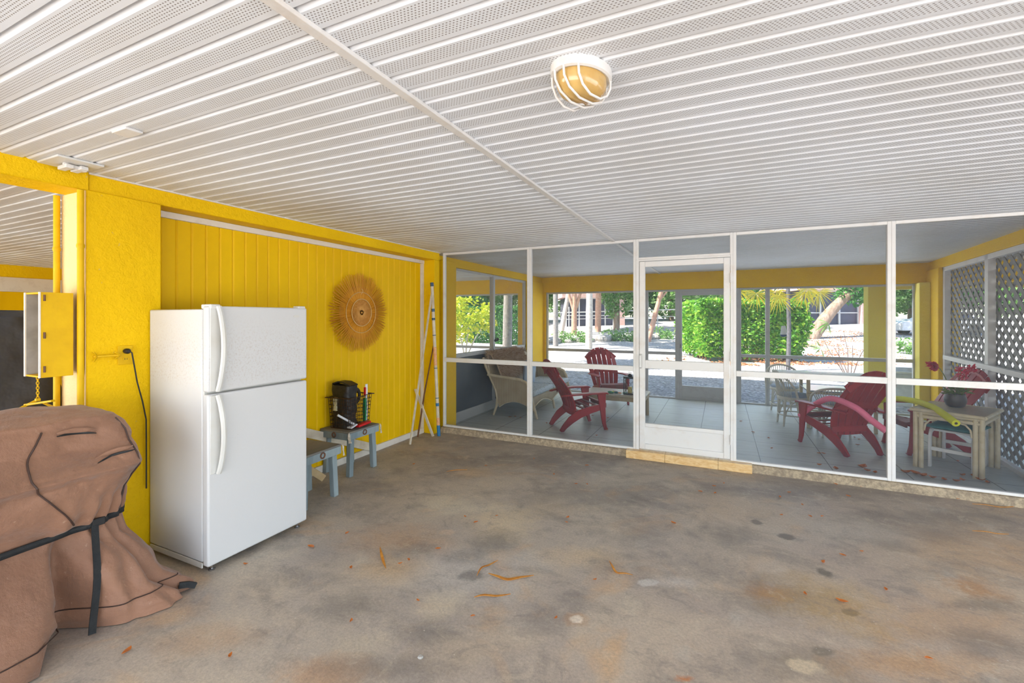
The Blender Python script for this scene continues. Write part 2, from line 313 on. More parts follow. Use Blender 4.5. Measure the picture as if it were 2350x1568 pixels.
M['roughbark'] = simple('ridged_brown_bark', (140, 110, 88), (186, 164, 144), .85, 6, .9, 18, .05, stretch=(1, 1, .3))
# gravel
t = T('pale_gravel'); P, x, y, z = t.pos(); v = t.n('TexVoronoi'); t.put(v.inputs['Vector'], P); v.inputs['Scale'].default_value = 17
sv = t.n('SeparateXYZ'); t.t.links.new(v.outputs['Color'], sv.inputs[0])
c_ = t.mix(sv.outputs[0], lin((152, 150, 150)), lin((222, 220, 216)))
c_ = t.mix(t.math('MULTIPLY', t.ramp(v.outputs['Distance'], .35, .75), .6), c_, lin((96, 94, 94)))
c_ = t.mix(t.math('MULTIPLY', t.ramp(t.noise(P, .5, 5), .5, .7), .3), c_, lin((206, 190, 168)))
t.base(c_).rough(.9); bb = t.bump(v.outputs['Distance'], .7, .03); bb.invert = True; M['gravel'] = t.m
M['stone'] = simple('pale_limestone_rubble', (206, 200, 192), (150, 146, 140), .9, 9, .8, 14, .05)
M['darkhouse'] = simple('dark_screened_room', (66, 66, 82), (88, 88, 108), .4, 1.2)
M['pinkwall'] = simple('salmon_pink_wall', (226, 176, 160), (240, 206, 196), .7)
M['carwhite'] = simple('white_car_paint', (236, 238, 242), None, .2)
M['carglass'] = simple('dark_car_glass', (48, 58, 84), None, .1)

# ---------------------------------------------------------------- mesh building
class MB:
    def __init__(s): s.v = []; s.f = []
    def add(s, vs, fs):
        n = len(s.v); s.v += [tuple(v) for v in vs]; s.f += [tuple(i+n for i in f) for f in fs]; return s
    def box(s, x0, x1, y0, y1, z0, z1, mat=None):
        vs = [Vector((x, y, z)) for z in (z0, z1) for y in (y0, y1) for x in (x0, x1)]
        if mat: vs = [mat @ v for v in vs]
        return s.add(vs, [(0, 2, 3, 1), (4, 5, 7, 6), (0, 1, 5, 4), (2, 6, 7, 3), (0, 4, 6, 2), (1, 3, 7, 5)])
    def bar(s, a, b, w, t, up=(0, 0, 1)):
        """straight board from a to b, w wide, t thick (t along the up-ish axis)"""
        a = Vector(a); b = Vector(b); d = (b-a); L = d.length; d.normalize(); u = Vector(up)
        sd = d.cross(u); sd = sd.normalized() if sd.length > 1e-4 else Vector((1, 0, 0)); u = sd.cross(d).normalized()
        vs = [p + sd*i*w/2 + u*j*t/2 for p in (a, b) for j in (-1, 1) for i in (-1, 1)]
        return s.add(vs, [(0, 1, 3, 2), (4, 6, 7, 5), (0, 4, 5, 1), (2, 3, 7, 6), (0, 2, 6, 4), (1, 5, 7, 3)])
    def sweep(s, pts, w, t, side=(1, 0, 0), n=4, closed=False):
        """sweep a section (w across, t along side) along pts. n=4 is a rectangle, more is an ellipse"""
        pts = [Vector(p) for p in pts]; m = len(pts)
        w = w if isinstance(w, (list, tuple)) else [w]*m; t = t if isinstance(t, (list, tuple)) else [t]*m
        sd0 = Vector(side); vs = []
        for i, p in enumerate(pts):
            a = pts[i-1] if (i or closed) else p; b = pts[(i+1) % m] if (i < m-1 or closed) else p
            T_ = (b-a).normalized(); S = (sd0 - T_*sd0.dot(T_))
            S = S.normalized() if S.length > 1e-3 else T_.orthogonal().normalized()
            U = T_.cross(S)
            if n == 4: ring = [(-1, -1), (1, -1), (1, 1), (-1, 1)]
            else: ring = [(math.cos(2*math.pi*k/n), math.sin(2*math.pi*k/n)) for k in range(n)]
            vs += [p + S*cx*t[i]/2 + U*cy*w[i]/2 for cx, cy in ring]
        fs = []
        for i in range(m if closed else m-1):
            for k in range(n):
                j = (i+1) % m; fs.append((i*n+k, i*n+(k+1) % n, j*n+(k+1) % n, j*n+k))
        if not closed: fs += [tuple(range(n))[::-1], tuple((m-1)*n+k for k in range(n))]
        return s.add(vs, fs)
    def tube(s, pts, r, n=8, closed=False):
        r2 = [q*2 for q in r] if isinstance(r, (list, tuple)) else r*2
        pts = [Vector(p) for p in pts]; d = (pts[-1]-pts[0]) if not closed else (pts[len(pts)//4]-pts[0]).cross(pts[len(pts)//2]-pts[0]) 
        if closed: sd = d.normalized()
        else:
            d = d.normalized(); sd = Vector((1, 0, 0)) if abs(d.x) < .8 else Vector((0, 0, 1))
            q = sum((abs((pts[i+1]-pts[i]).normalized().dot(sd)) > .95 for i in range(len(pts)-1)))
            if q: sd = Vector((0, 1, 0)) if abs(d.y) < .8 else Vector((0, 0, 1))
        return s.sweep(pts, r2, r2, sd, n, closed)
    def prism(s, poly, ax, a0, a1):
        """poly of 2-D points; ax = axis of extrusion"""
        n = len(poly)
        def P(p, a): return {'x': (a, p[0], p[1]), 'y': (p[0], a, p[1]), 'z': (p[0], p[1], a)}[ax]
        vs = [P(p, a0) for p in poly]+[P(p, a1) for p in poly]
        return s.add(vs, [tuple(range(n))[::-1], tuple(range(n, 2*n))]+[(i, (i+1) % n, n+(i+1) % n, n+i) for i in range(n)])
    def lathe(s, prof, c=(0, 0, 0), n=20, sx=1, sy=1):
        vs = []; m = len(prof)
        for r, z in prof:
            for k in range(n):
                a = 2*math.pi*k/n; vs.append((c[0]+r*sx*math.cos(a), c[1]+r*sy*math.sin(a), c[2]+z))
        fs = [(i*n+k, i*n+(k+1) % n, (i+1)*n+(k+1) % n, (i+1)*n+k) for i in range(m-1) for k in range(n)]
        fs += [tuple(range(n))[::-1], tuple((m-1)*n+k for k in range(n))]
        return s.add(vs, fs)
    def grid(s, fn, nu, nv, cu=False):
        vs = [fn(i/(nu if cu else nu-1), j/(nv-1)) for j in range(nv) for i in range(nu)]
        fs = [(j*nu+i, j*nu+(i+1) % nu, (j+1)*nu+(i+1) % nu, (j+1)*nu+i) for j in range(nv-1) for i in range(nu if cu else nu-1)]
        return s.add(vs, fs)
    def ball(s, c, r, n=10, sx=1, sy=1, sz=1):
        m = max(4, n//2)
        return s.lathe([(r*max(.02, math.sin(math.pi*i/m)), -r*sz*math.cos(math.pi*i/m)) for i in range(m+1)], c, n, sx, sy)
    def build(s, name, mat, parent=None, bevel=0, smooth=35, solid=0, seg=2):
        me = bpy.data.meshes.new(name); me.from_pydata(s.v, [], s.f); me.validate(); me.update()
        import bmesh
        b = bmesh.new(); b.from_mesh(me); bmesh.ops.recalc_face_normals(b, faces=b.faces); b.to_mesh(me); b.free()
        me.materials.append(M[mat])
        if smooth:
            me.shade_smooth(); me.set_sharp_from_angle(angle=R(smooth))
        o = bpy.data.objects.new(name, me); COL.objects.link(o)
        if parent: o.parent = parent
        if solid:
            d = o.modifiers.new('thick', 'SOLIDIFY'); d.thickness = solid; d.offset = 0
        if bevel:
            d = o.modifiers.new('bevel', 'BEVEL'); d.width = bevel; d.segments = seg; d.limit_method = 'ANGLE'; d.angle_limit = R(40); d.harden_normals = False
        return o
def raw(name, vs, fs, mat, parent=None):
    me = bpy.data.meshes.new(name); me.from_pydata(vs, [], fs); me.update(); me.materials.append(M[mat])
    o = bpy.data.objects.new(name, me); COL.objects.link(o)
    if parent: o.parent = parent
    return o
def tag(o, label, cat, group=None, kind=None):
    o['label'] = label; o['category'] = cat
    if group: o['group'] = group
    if kind: o['kind'] = kind
    return o
def thing(name, label, cat, loc=(0, 0, 0), rz=0, group=None):
    o = bpy.data.objects.new(name, None); COL.objects.link(o); o.location = loc; o.rotation_euler = (0, 0, rz)
    o.empty_display_size = .1
    return tag(o, label, cat, group)
def struct(o): o['kind'] = 'structure'; return o
def kids(o): return [c for c in bpy.data.objects if c.parent == o]
def dup(root, loc, rz, label, group=None):
    r = root.copy(); COL.objects.link(r); r.location = loc; r.rotation_euler = (0, 0, rz); r['label'] = label
    if group: r['group'] = group
    for ch in kids(root):
        c = ch.copy(); COL.objects.link(c); c.parent = r
        for g in kids(ch):
            d = g.copy(); COL.objects.link(d); d.parent = c
    return r
def arcpts(pts, n=40):
    pts = [Vector(p) for p in pts]; out = []
    m = len(pts)-1
    for i in range(n+1):
        f = i/n*m; k = min(int(f), m-1); t = f-k
        p0, p1, p2, p3 = pts[max(0, k-1)], pts[k], pts[k+1], pts[min(m, k+2)]
        out.append(.5*((2*p1)+(-p0+p2)*t+(2*p0-5*p1+4*p2-p3)*t*t+(-p0+3*p1-3*p2+p3)*t**3))
    return out
H = 2.415; ZF = -.05; YF = 9.25
# ---------------------------------------------------------------- the setting
struct(MB().box(-11.2, 6, -4, 5.06, -.2, 0).build('floor', 'concrete', smooth=0))
struct(MB().box(-11.2, 5.2, 5.16, YF+.05, -.2, ZF).build('floor_porch', 'ptile', smooth=0))
rng = random.Random(3)
b = MB()
def kf(u, v):
    X = -3.42+u*8.4; k = v*3
    w = noise.noise((X*3, 0, 1))*.014+noise.noise((X*11, 0, 5))*.006
    return [(X, 5.045+w, -.01), (X, 5.055+w*.6, .04), (X, 5.075, .07), (X, 5.16, .078)][int(round(k))]
b.grid(kf, 220, 4); b.box(-3.42, 5, 5.09, 5.17, -.05, .0765)
struct(b.build('trim_kerb', 'kerb'))
for i, (x0, x1) in enumerate(((-.951, -.545), (-.543, -.03), (-.028, .277))):
    struct(MB().box(x0, x1, 5.0, 5.16, 0.001, .088).build('trim_sill_tile', 'tile', bevel=.003))
# ribbed soffit ceilings
def soffit_mesh(x0, x1, y0, y1, z):
    b = MB(); prof = []
    k = math.ceil(y0*10-1e-6); 
    while k/10 < y1-1e-6:
        y = k/10; prof += [(y, z), (y+.076, z), (y+.0765, z+.013), (y+.081, z+.013), (y+.0985, z+.001)]; k += 1
    prof.append((k/10, z)); n = len(prof)
    b.add([(x0, p[0], p[1]) for p in prof]+[(x1, p[0], p[1]) for p in prof], [(i, i+1, n+i+1, n+i) for i in range(n-1)])
    return b
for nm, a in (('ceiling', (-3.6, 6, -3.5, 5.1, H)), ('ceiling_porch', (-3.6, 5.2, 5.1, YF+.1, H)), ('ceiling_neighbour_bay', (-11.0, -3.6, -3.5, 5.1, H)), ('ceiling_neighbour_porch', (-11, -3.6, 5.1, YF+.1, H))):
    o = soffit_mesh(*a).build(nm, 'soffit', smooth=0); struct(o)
struct(MB().box(-11.4, 6.2, -3.6, 10.6, H+.05, 6.6).build('wall_upper_storey', 'stucco_pale', smooth=0))
struct(MB().box(-1.125, -1.085, -3.5, 5.08, H-.014, H+.002).build('trim_ceiling_strip', 'white', bevel=.003))
struct(MB().box(-1.125, -1.085, 5.12, YF, H-.014, H+.002).build('trim_porch_ceiling_strip', 'white', bevel=.003))
# left wall: beam, columns, siding
struct(MB().box(-3.68, -3.43, -3.5, 1.36, 2.305, H+.01).build('wall_left_beam_front', 'stucco', bevel=.006))
struct(MB().box(-3.68, -3.44, 1.36, 5.06, 2.31, H+.01).build('wall_left_beam', 'stucco', bevel=.006))
struct(MB().box(-3.72, -3.425, 1.345, 1.74, 0, 2.312).build('wall_left_column', 'stucco', bevel=.008))
struct(MB().box(-3.72, -3.432, 1.341, 1.35, 0, 2.305).build('wall_left_column_side', 'lit_peel'))
struct(MB().box(-3.68, -3.44, 4.94, 5.06, 0, 2.31).build('wall_left_corner_column', 'stucco', bevel=.006))
struct(MB().box(-3.68, -3.43, -3.5, -3.1, 0, 2.305).build('wall_left_rear_column', 'stucco', bevel=.006))
b = MB(); prof = []; yy = 1.74
while yy < 4.93:
    prof += [(yy, -3.625), (yy+.085, -3.625), (yy+.086, -3.637), (yy+.091, -3.638), (yy+.103, -3.626)]; yy += .105
n = len(prof); b.add([(p[1], p[0], .06) for p in prof]+[(p[1], p[0], 2.27) for p in prof], [(i, i+1, n+i+1, n+i) for i in range(n-1)])
b.box(-3.70, -3.642, 1.74, 4.95, .0, 2.32)
struct(b.build('wall_left_siding', 'siding', smooth=20))
struct(MB().box(-3.64, -3.60, 1.74, 4.94, 2.262, 2.309).build('trim_left_top', 'trim', bevel=.004))
struct(MB().box(-3.64, -3.607, 4.885, 4.94, .07, 2.262).build('trim_left_corner', 'trim', bevel=.004))
struct(MB().box(-3.64, -3.605, 1.74, 4.94, .0, .07).build('baseboard_left', 'trim', bevel=.004))
struct(MB().box(-3.64, -3.61, 1.74, 1.775, .07, 2.262).build('trim_left_board', 'siding', bevel=.003))
struct(MB().box(-3.44, -3.425, 1.36, 5.06, H-.008, H+.004).build('trim_left_ceiling', 'trim'))
# screen partition
mull = [-3.40, -2.138, -.855, .109, 1.384, 2.70, 4.9]
def frame_panel(nm, x0, x1, z0, z1, mids, y=5.10, mat='white', scr='screen', w=.03, d=.045):
    b = MB(); y0, y1 = y-d/2, y+d/2
    b.box(x0, x0+w, y0, y1, z0, z1); b.box(x1-w, x1, y0, y1, z0, z1)
    b.box(x0+w, x1-w, y0, y1, z1-w, z1); b.box(x0+w, x1-w, y0, y1, z0, z0+w*.8)
    for m in mids: b.box(x0+w, x1-w, y0-.002, y1, m-.028, m+.028)
    o = struct(b.build(nm, mat, bevel=.003))
    zs = [z0+w*.8]+[q for m in mids for q in (m-.028, m+.028)]+[z1-w]
    p = MB()
    for i in range(0, len(zs), 2):
        p.add([(x0+w, y, zs[i]), (x1-w, y, zs[i]), (x1-w, y, zs[i+1]), (x0+w, y, zs[i+1])], [(0, 1, 2, 3)])
    q = raw('screen_mesh', p.v, p.f, scr, o); return o
wi = 1
for i in range(6):
    if i == 2: continue
    x0, x1 = mull[i], mull[i+1]
    frame_panel('window_%d' % wi, x0, x1, .078, H-.002, [.977]); wi += 1
# transom above the screen door and the door itself
frame_panel('window_%d' % wi, -.855, .109, 2.185, H-.002, [], w=.028); wi += 1
b = MB(); b.box(-.855, -.822, 5.075, 5.13, .088, 2.185); b.box(.085, .109, 5.075, 5.13, .088, 2.185); b.box(-.822, .085, 5.075, 5.13, 2.165, 2.185)
struct(b.build('trim_door_jamb', 'white', bevel=.003))
dr = bpy.data.objects.new('door_1', None); COL.objects.link(dr); struct(dr); dr.location = (0, 5.095, 0)
b = MB(); x0, x1 = -.818, .082
b.box(x0, x0+.06, -.02, .02, .10, 2.16); b.box(x1-.06, x1, -.02, .02, .10, 2.16); b.box(x0+.06, x1-.06, -.02, .02, 2.10, 2.16)
b.box(x0+.06, x1-.06, -.02, .02, .987, 1.078); b.box(x0+.06, x1-.06, -.02, .02, .345, .385); b.box(x0+.06, x1-.06, -.02, .02, .10, .16)
b.build('door_frame', 'white', dr, bevel=.004)
MB().box(x0+.06, x1-.06, -.006, .006, .16, .345).build('kick_panel', 'white', dr)
raw('screen_mesh', [(x0+.06, 0, .385), (x1-.06, 0, .385), (x1-.06, 0, .987), (x0+.06, 0, .987), (x0+.06, 0, 1.078), (x1-.06, 0, 1.078), (x1-.06, 0, 2.10), (x0+.06, 0, 2.10)], [(0, 1, 2, 3), (4, 5, 6, 7)], 'screen', dr)
b = MB(); b.sweep([(-.802, -.02, .99), (-.802, -.055, 1.0), (-.802, -.055, 1.13), (-.802, -.02, 1.14)], .012, .02); b.build('door_handle', 'plasticwhite', dr, bevel=.002)
for z in (.30, 1.15, 1.95): MB().tube([(x1+.006, -.028, z-.05), (x1+.006, -.028, z+.05)], .009).build('hinge', 'white', dr)
# porch left side: beam, columns, half wall with posts
struct(MB().box(-3.78, -3.58, 5.16, YF, 2.29, H+.01).build('wall_porch_left_beam', 'stucco', bevel=.006))
struct(MB().box(-3.70, -3.42, 5.13, 5.45, ZF, 2.33).build('wall_porch_left_near_column', 'stucco', bevel=.006))
struct(MB().box(-3.80, -3.56, 8.42, YF, ZF, 2.30).build('wall_porch_left_far_column', 'stucco', bevel=.006))
struct(MB().box(-3.66, -3.64, 5.45, 8.42, .09, .93).build('wall_porch_left_panel', 'panelgrey'))
b = MB(); b.box(-3.68, -3.62, 5.45, 8.42, .93, .99); b.box(-3.68, -3.62, 5.45, 8.42, ZF, .10); b.box(-3.68, -3.62, 5.45, 5.49, .1, 2.29)
b.box(-3.68, -3.62, 8.38, 8.42, .1, 2.29); b.box(-3.68, -3.62, 5.49, 8.38, 2.25, 2.29); b.box(-3.69, -3.615, 6.97, 7.04, .1, 2.29)
fr_ = struct(b.build('window_8', 'frame2', bevel=.003))
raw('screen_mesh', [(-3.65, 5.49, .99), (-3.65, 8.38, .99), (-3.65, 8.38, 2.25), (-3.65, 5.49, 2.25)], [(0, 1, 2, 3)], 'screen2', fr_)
# far header beams and far screens
struct(MB().box(-11, 5.2, YF, YF+.2, 2.09, H+.01).build('wall_porch_far_beam', 'stucco', bevel=.006))
struct(MB().box(-3.80, -3.50, YF-.0, YF+.2, ZF, 2.09).build('wall_porch_far_left_column', 'stucco', bevel=.006))
def wallx(y): return 2.59+.095*(y-5.1)
xr = wallx(YF)
far = [(-3.50, -1.36), (-1.36, -.78), (.30, .76), (.76, 2.84)]
wi = 9
for i, (a, c) in enumerate(far):
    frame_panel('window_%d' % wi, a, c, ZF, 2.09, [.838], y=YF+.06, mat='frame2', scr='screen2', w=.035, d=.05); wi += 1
dr2 = bpy.data.objects.new('door_2', None); COL.objects.link(dr2); struct(dr2); dr2.location = (0, YF+.06, 0)
b = MB(); x0, x1 = -.78, .30; b.box(x0, x0+.04, -.03, .03, ZF, 2.09); b.box(x1-.04, x1, -.03, .03, ZF, 2.09); b.box(x0+.04, x1-.04, -.03, .03, 2.05, 2.09)
b.box(x0+.04, x0+.09, -.02, .02, 0, 2.05); b.box(x1-.09, x1-.04, -.02, .02, 0, 2.05); b.box(x0+.09, x1-.09, -.02, .02, 1.97, 2.05); b.box(x0+.09, x1-.09, -.02, .02, 0, .22)
b.box(x0+.04, x1-.04, -.03, .03, ZF, 0)
b.build('door_frame', 'frame2', dr2, bevel=.003)
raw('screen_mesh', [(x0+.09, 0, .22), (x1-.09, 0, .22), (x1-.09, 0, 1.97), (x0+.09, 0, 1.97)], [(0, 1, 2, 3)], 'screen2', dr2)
MB().box(x0+.055, x0+.075, -.05, -.02, .95, 1.02).build('door_latch', 'greymetal', dr2)
# neighbouring porch far screen (seen through the left side)
for a, c in ((-6.2, -3.80), (-8.6, -6.2), (-11, -8.6)):
    frame_panel('window_%d' % wi, a, c, ZF, 2.09, [.838], y=YF+.06, mat='frame2', scr='screen2', w=.035, d=.05); wi += 1
struct(MB().box(-11.0, -3.68, 5.06, 5.2, 0, H).build('wall_neighbour_divide', 'stucco', smooth=0))
# right end of the porch: beam, column, lattice
ang = math.atan(.095)
Mr = Matrix.Translation((wallx(YF), YF, 0)) @ Matrix.Rotation(-ang, 4, 'Z')    # local -Y runs back along the wall
struct(MB().box(0, .2, -4.3, .1, 2.28, H+.01, Mr).build('wall_porch_right_beam', 'stucco', bevel=.006))
struct(MB().box(-.03, .22, -.62, .2, ZF, 2.28, Mr).build('wall_porch_right_column', 'stucco', bevel=.006))
struct(MB().box(-.16, -.03, -.25, .2, ZF, 2.09, Mr).build('wall_porch_right_pilaster', 'stucco_pale', bevel=.006))
b = MB()
for y0, y1 in ((-.70, -.62), (-2.24, -2.14), (-3.9, -3.8)): b.box(.02, .09, y0, y1, ZF, 2.28, Mr)
b.box(.02, .08, -4.2, -.62, 2.22, 2.28, Mr); b.box(.02, .08, -4.2, -.62, ZF, ZF+.05, Mr); b.box(.0, .06, -4.2, -.7, .94, 1.0, Mr)
struct(b.build('window_%d' % wi, 'white', bevel=.003)); wi += 1
b = MB(); hp, vp = .17, .15                                                    # diagonal strips, clipped to the opening
ZA, ZB, YA, YB = ZF+.05, 2.22, -4.2, -.66
for sgn, xo in ((1, .09), (-1, .10)):
    m_ = sgn*vp/hp; k = -60
    for k in range(-40, 60):
        c0 = k*vp                                                                # z = m*y + c0
        pts = []
        for y in (YA, YB):
            z = m_*y+c0; pts.append((y, z))
        (ya, za), (yb, zb) = pts
        lo, hi = 0., 1.
        dz = zb-za
        for lim, s_ in ((ZA, 1), (ZB, -1)):
            f0 = (za-lim)*s_; f1 = (zb-lim)*s_
            if f0 < 0 and f1 < 0: lo = 2
            elif f0 < 0: lo = max(lo, f0/(f0-f1))
            elif f1 < 0: hi = min(hi, f0/(f0-f1))
        if lo >= hi-.005: continue
        A = Mr @ Vector((xo, ya+(yb-ya)*lo, za+dz*lo)); B = Mr @ Vector((xo, ya+(yb-ya)*hi, za+dz*hi))
        b.bar(A, B, .047, .007, up=(1, 0, 0))
struct(b.build('trim_lattice', 'lattice', smooth=0))
# outer column and beam beyond the far screen
struct(MB().box(2.44, 2.77, 10.2, 10.5, -.2, 2.47).build('wall_outer_column', 'stucco_pale', bevel=.008))
struct(MB().box(2.77, 7, 10.25, 10.45, 2.05, 2.47).build('wall_outer_beam', 'stucco_pale', bevel=.006))
struct(MB().box(5.4, 5.7, 8.6, 8.9, -.2, 2.3).build('wall_outer_side_column', 'stucco', bevel=.008))
struct(MB().box(5.4, 5.6, 4, 10.4, 1.95, 2.47).build('wall_outer_side_beam', 'stucco', bevel=.006))
# neighbouring bay, seen through the opening on the left
struct(MB().box(-11.1, -10.7, -3.5, 5.1, 2.22, H+.01).build('wall_neighbour_header', 'stucco', bevel=.006))
struct(MB().box(-11.1, -10.85, -3.5, 5.1, 1.98, 2.22).build('wall_neighbour_band', 'trim'))
b = MB(); b.box(-11.1, -10.95, -3.5, 2.3, 0, 1.98); b.box(-11.1, -10.95, 3.0, 5.1, 0, 1.98); b.box(-11.1, -10.95, 2.3, 3.0, 0, 1.2); b.box(-11.1, -10.95, 2.3, 3.0, 1.9, 1.98)
for y in (1.2, 2.24, 3.02, 4.1): b.box(-10.95, -10.92, y, y+.06, 0, 1.98)
struct(b.build('wall_neighbour_side', 'siding', smooth=0))
b = MB()
for k in range(5): b.box(-11.06, -10.98, 2.32, 2.98, 1.24+k*.13, 1.31+k*.13)
struct(b.build('window_%d' % wi, 'frost')); wi += 1

# ---------------------------------------------------------------- carport: fixtures on the left
def pipe(x, y, z0, z1, lab):
    t_ = thing('conduit_pipe', lab, 'pipe', (x, y, z0))
    MB().tube([(0, 0, 0), (0, 0, z1-z0)], .016, 14).build('pipe', 'ypaint', t_)
    for z in (1.97,): MB().lathe([(.018, -.012), (.020, 0), (.018, .012)], (0, 0, z-z0), 14).build('coupling', 'ypaint', t_)
    for z in (.9,): MB().box(-.05, .0, -.012, .03, z, z+.02).build('bracket', 'ypaint', t_)
pipe(-3.425, 1.318, 0, 2.30, 'yellow painted vertical pipe in front of the wide stucco column, nearer the camera side')
pipe(-3.72, 1.318, 0, 2.30, 'yellow painted vertical pipe at the back edge of the opening, behind the small open box')
t_ = thing('open_metal_box', 'small yellow open-fronted metal box fixed beside the pipes, grey inside', 'box', (-3.53, 1.22, 1.21))
b = MB(); w, d, h = .19, .14, .48
b.box(w/2-.008, w/2, -d/2, d/2, 0, h); b.box(-w/2, -w/2+.008, -d/2, d/2, 0, h); b.box(-w/2+.008, w/2-.008, -d/2, d/2, 0, .01); b.box(-w/2+.008, w/2-.008, -d/2, d/2, h-.01, h)
b.build('box_shell', 'ypaint', t_, bevel=.002)
MB().box(-w/2+.008, w/2-.008, d/2-.008, d/2, .01, h-.01).build('back_plate', 'boxgrey', t_)
MB().box(-w/2-.002, -w/2+.012, -d/2-.006, -d/2, 0, h).build('edge_strip', 'trim', t_); MB().box(w/2-.010, w/2+.002, -d/2-.006, -d/2, 0, h).build('edge_strip', 'trim', t_)
MB().box(-w/2+.009, -w/2+.012, -d/2, d/2-.01, .01, h-.01).build('lining', 'boxgrey', t_)
for z in (.03, .22, .43): MB().tube([(w/2+.003, -d/2+.015, z), (w/2+.003, -d/2+.015, z+.035)], .005, 6).build('hinge', 'rust', t_)
t_ = thing('chain_hook', 'yellow painted bracket hanging on a short chain under the open box', 'hook', (-3.50, 1.16, 1.08))
b = MB()
for k in range(9):
    c = Vector((0, 0, .125-k*.014)); r_ = [c+Vector((.006*math.cos(a)*(k % 2), .006*math.cos(a)*(1-k % 2), .010*math.sin(a))) for a in [i*math.pi/4 for i in range(8)]]
    b.tube(r_, .002, 5, closed=True)
b.build('chain', 'ypaint', t_)
b = MB(); b.bar((-.09, -.02, -.03), (.10, .03, 0), .02, .012); b.bar((-.09, -.05, -.05), (-.06, .03, .0), .02, .012); b.bar((0, 0, -.005), (.0, .0, .01), .02, .02); b.bar((.02, .01, -.01), (.09, .10, -.09), .02, .008)
b.build('bracket', 'ypaint', t_, bevel=.002)
t_ = thing('wall_outlet', 'yellow painted double socket plate on stucco column left of refrigerator', 'outlet', (-3.425, 1.535, 1.31))
MB().box(0, .008, -.04, .04, -.06, .06).build('plate', 'ypaint', t_, bevel=.003)
b = MB(); b.lathe([(.016, 0), (.016, .004)], (0, 0, 0), 16); sock = b.build('socket', 'ypaint', t_); sock.rotation_euler = (0, R(90), 0); sock.location = (.008, 0, -.025)
for k in (-1, 1): MB().box(.012, .0135, k*.006-.001, k*.006+.001, -.03, -.018).build('slot', 'black', t_)
t_ = thing('power_cord', 'black plug and cord running from the socket down behind the refrigerator', 'cord', (-3.41, 1.535, 1.335))
b = MB(); b.lathe([(.015, -.006), (.017, .0), (.017, .02), (.01, .032)], (0, 0, 0), 12); q = b.build('plug', 'black', t_); q.rotation_euler = (0, R(90), 0)
b = MB(); pts = [Vector(p) for p in ((.03, .002, 0), (.04, .012, -.01), (.035, .025, -.08), (.03, .045, -.2), (.028, .075, -.33), (.022, .098, -.45), (.02, .10, -.6), (.02, .10, -.9))]
b.tube(pts, .0042, 7); b.build('cord', 'black', t_)
t_ = MB(); t_.bar((-3.418, 1.375, 1.312), (-3.405, 1.50, 1.312), .014, .014)
for s_ in (-1, 1): t_.bar((-3.415, 1.375+.015, 1.312), (-3.395, 1.365, 1.312+s_*.03), .01, .01); t_.bar((-3.405, 1.5, 1.312), (-3.395, 1.47, 1.312+s_*.022), .01, .01)
tag(t_.build('wall_cleat', 'ypaint', bevel=.003), 'small yellow painted rope cleat on column left of the socket', 'cleat')
# ceiling fixtures
t_ = thing('bulkhead_light', 'oval caged ceiling light with amber glass and white guard bars', 'ceiling light', (-.445, 1.53, H), R(-24))
b = MB(); n = 36; sx, sy = .092, .122
prof = [(1.0, 0), (1.02, -.012), (1.0, -.03), (.92, -.034), (.80, -.030)]
b.add([(sx*r_*math.cos(2*math.pi*k/n), sy*r_*math.sin(2*math.pi*k/n), z) for r_, z in prof for k in range(n)], [(i*n+k, i*n+(k+1) % n, (i+1)*n+(k+1) % n, (i+1)*n+k) for i in range(4) for k in range(n)])
b.build('base_ring', 'white', t_)
b = MB(); prof = [(.84, -.028), (.84, -.05), (.79, -.072), (.64, -.092), (.4, -.102), (.03, -.105)]
b.add([(sx*r_*math.cos(2*math.pi*k/n), sy*r_*math.sin(2*math.pi*k/n), z) for r_, z in prof for k in range(n)], [(i*n+k, i*n+(k+1) % n, (i+1)*n+(k+1) % n, (i+1)*n+k) for i in range(5) for k in range(n)]+[tuple(5*n+k for k in range(n))])
b.build('glass_dome', 'amber', t_)
for xo in (-.06, -.02, .02, .06):
    k_ = math.sqrt(1-(xo/.088)**2); L = .118*k_
    MB().tube([(xo, -L, -.028), (xo, -L*.97, -.06), (xo, -L*.75, -.09), (xo, -L*.3, -.111), (xo, L*.3, -.111), (xo, L*.75, -.09), (xo, L*.97, -.06), (xo, L, -.028)], .0042, 8).build('guard_bar', 'white', t_)
tag(MB().box(-2.56, -2.44, 1.095, 1.165, H-.012, H).build('blank_cover_plate', 'white', bevel=.003), 'small white rectangular blank plate on the ribbed ceiling', 'ceiling plate')
t_ = thing('ceiling_fixture_plate', 'white square ceiling plate with a bare bracket, beside the yellow beam', 'ceiling plate', (-3.31, 1.24, H))
MB().box(-.11, .13, -.11, .09, -.012, 0).build('plate', 'plasticwhite', t_, bevel=.003)
b = MB(); b.bar((-.05, -.03, -.03), (.05, -.03, -.03), .035, .02); b.bar((-.04, .02, -.03), (.06, .03, -.025), .035, .02); b.bar((.02, -.05, -.02), (.03, .05, -.03), .02, .02); b.build('bracket', 'white', t_, bevel=.003)

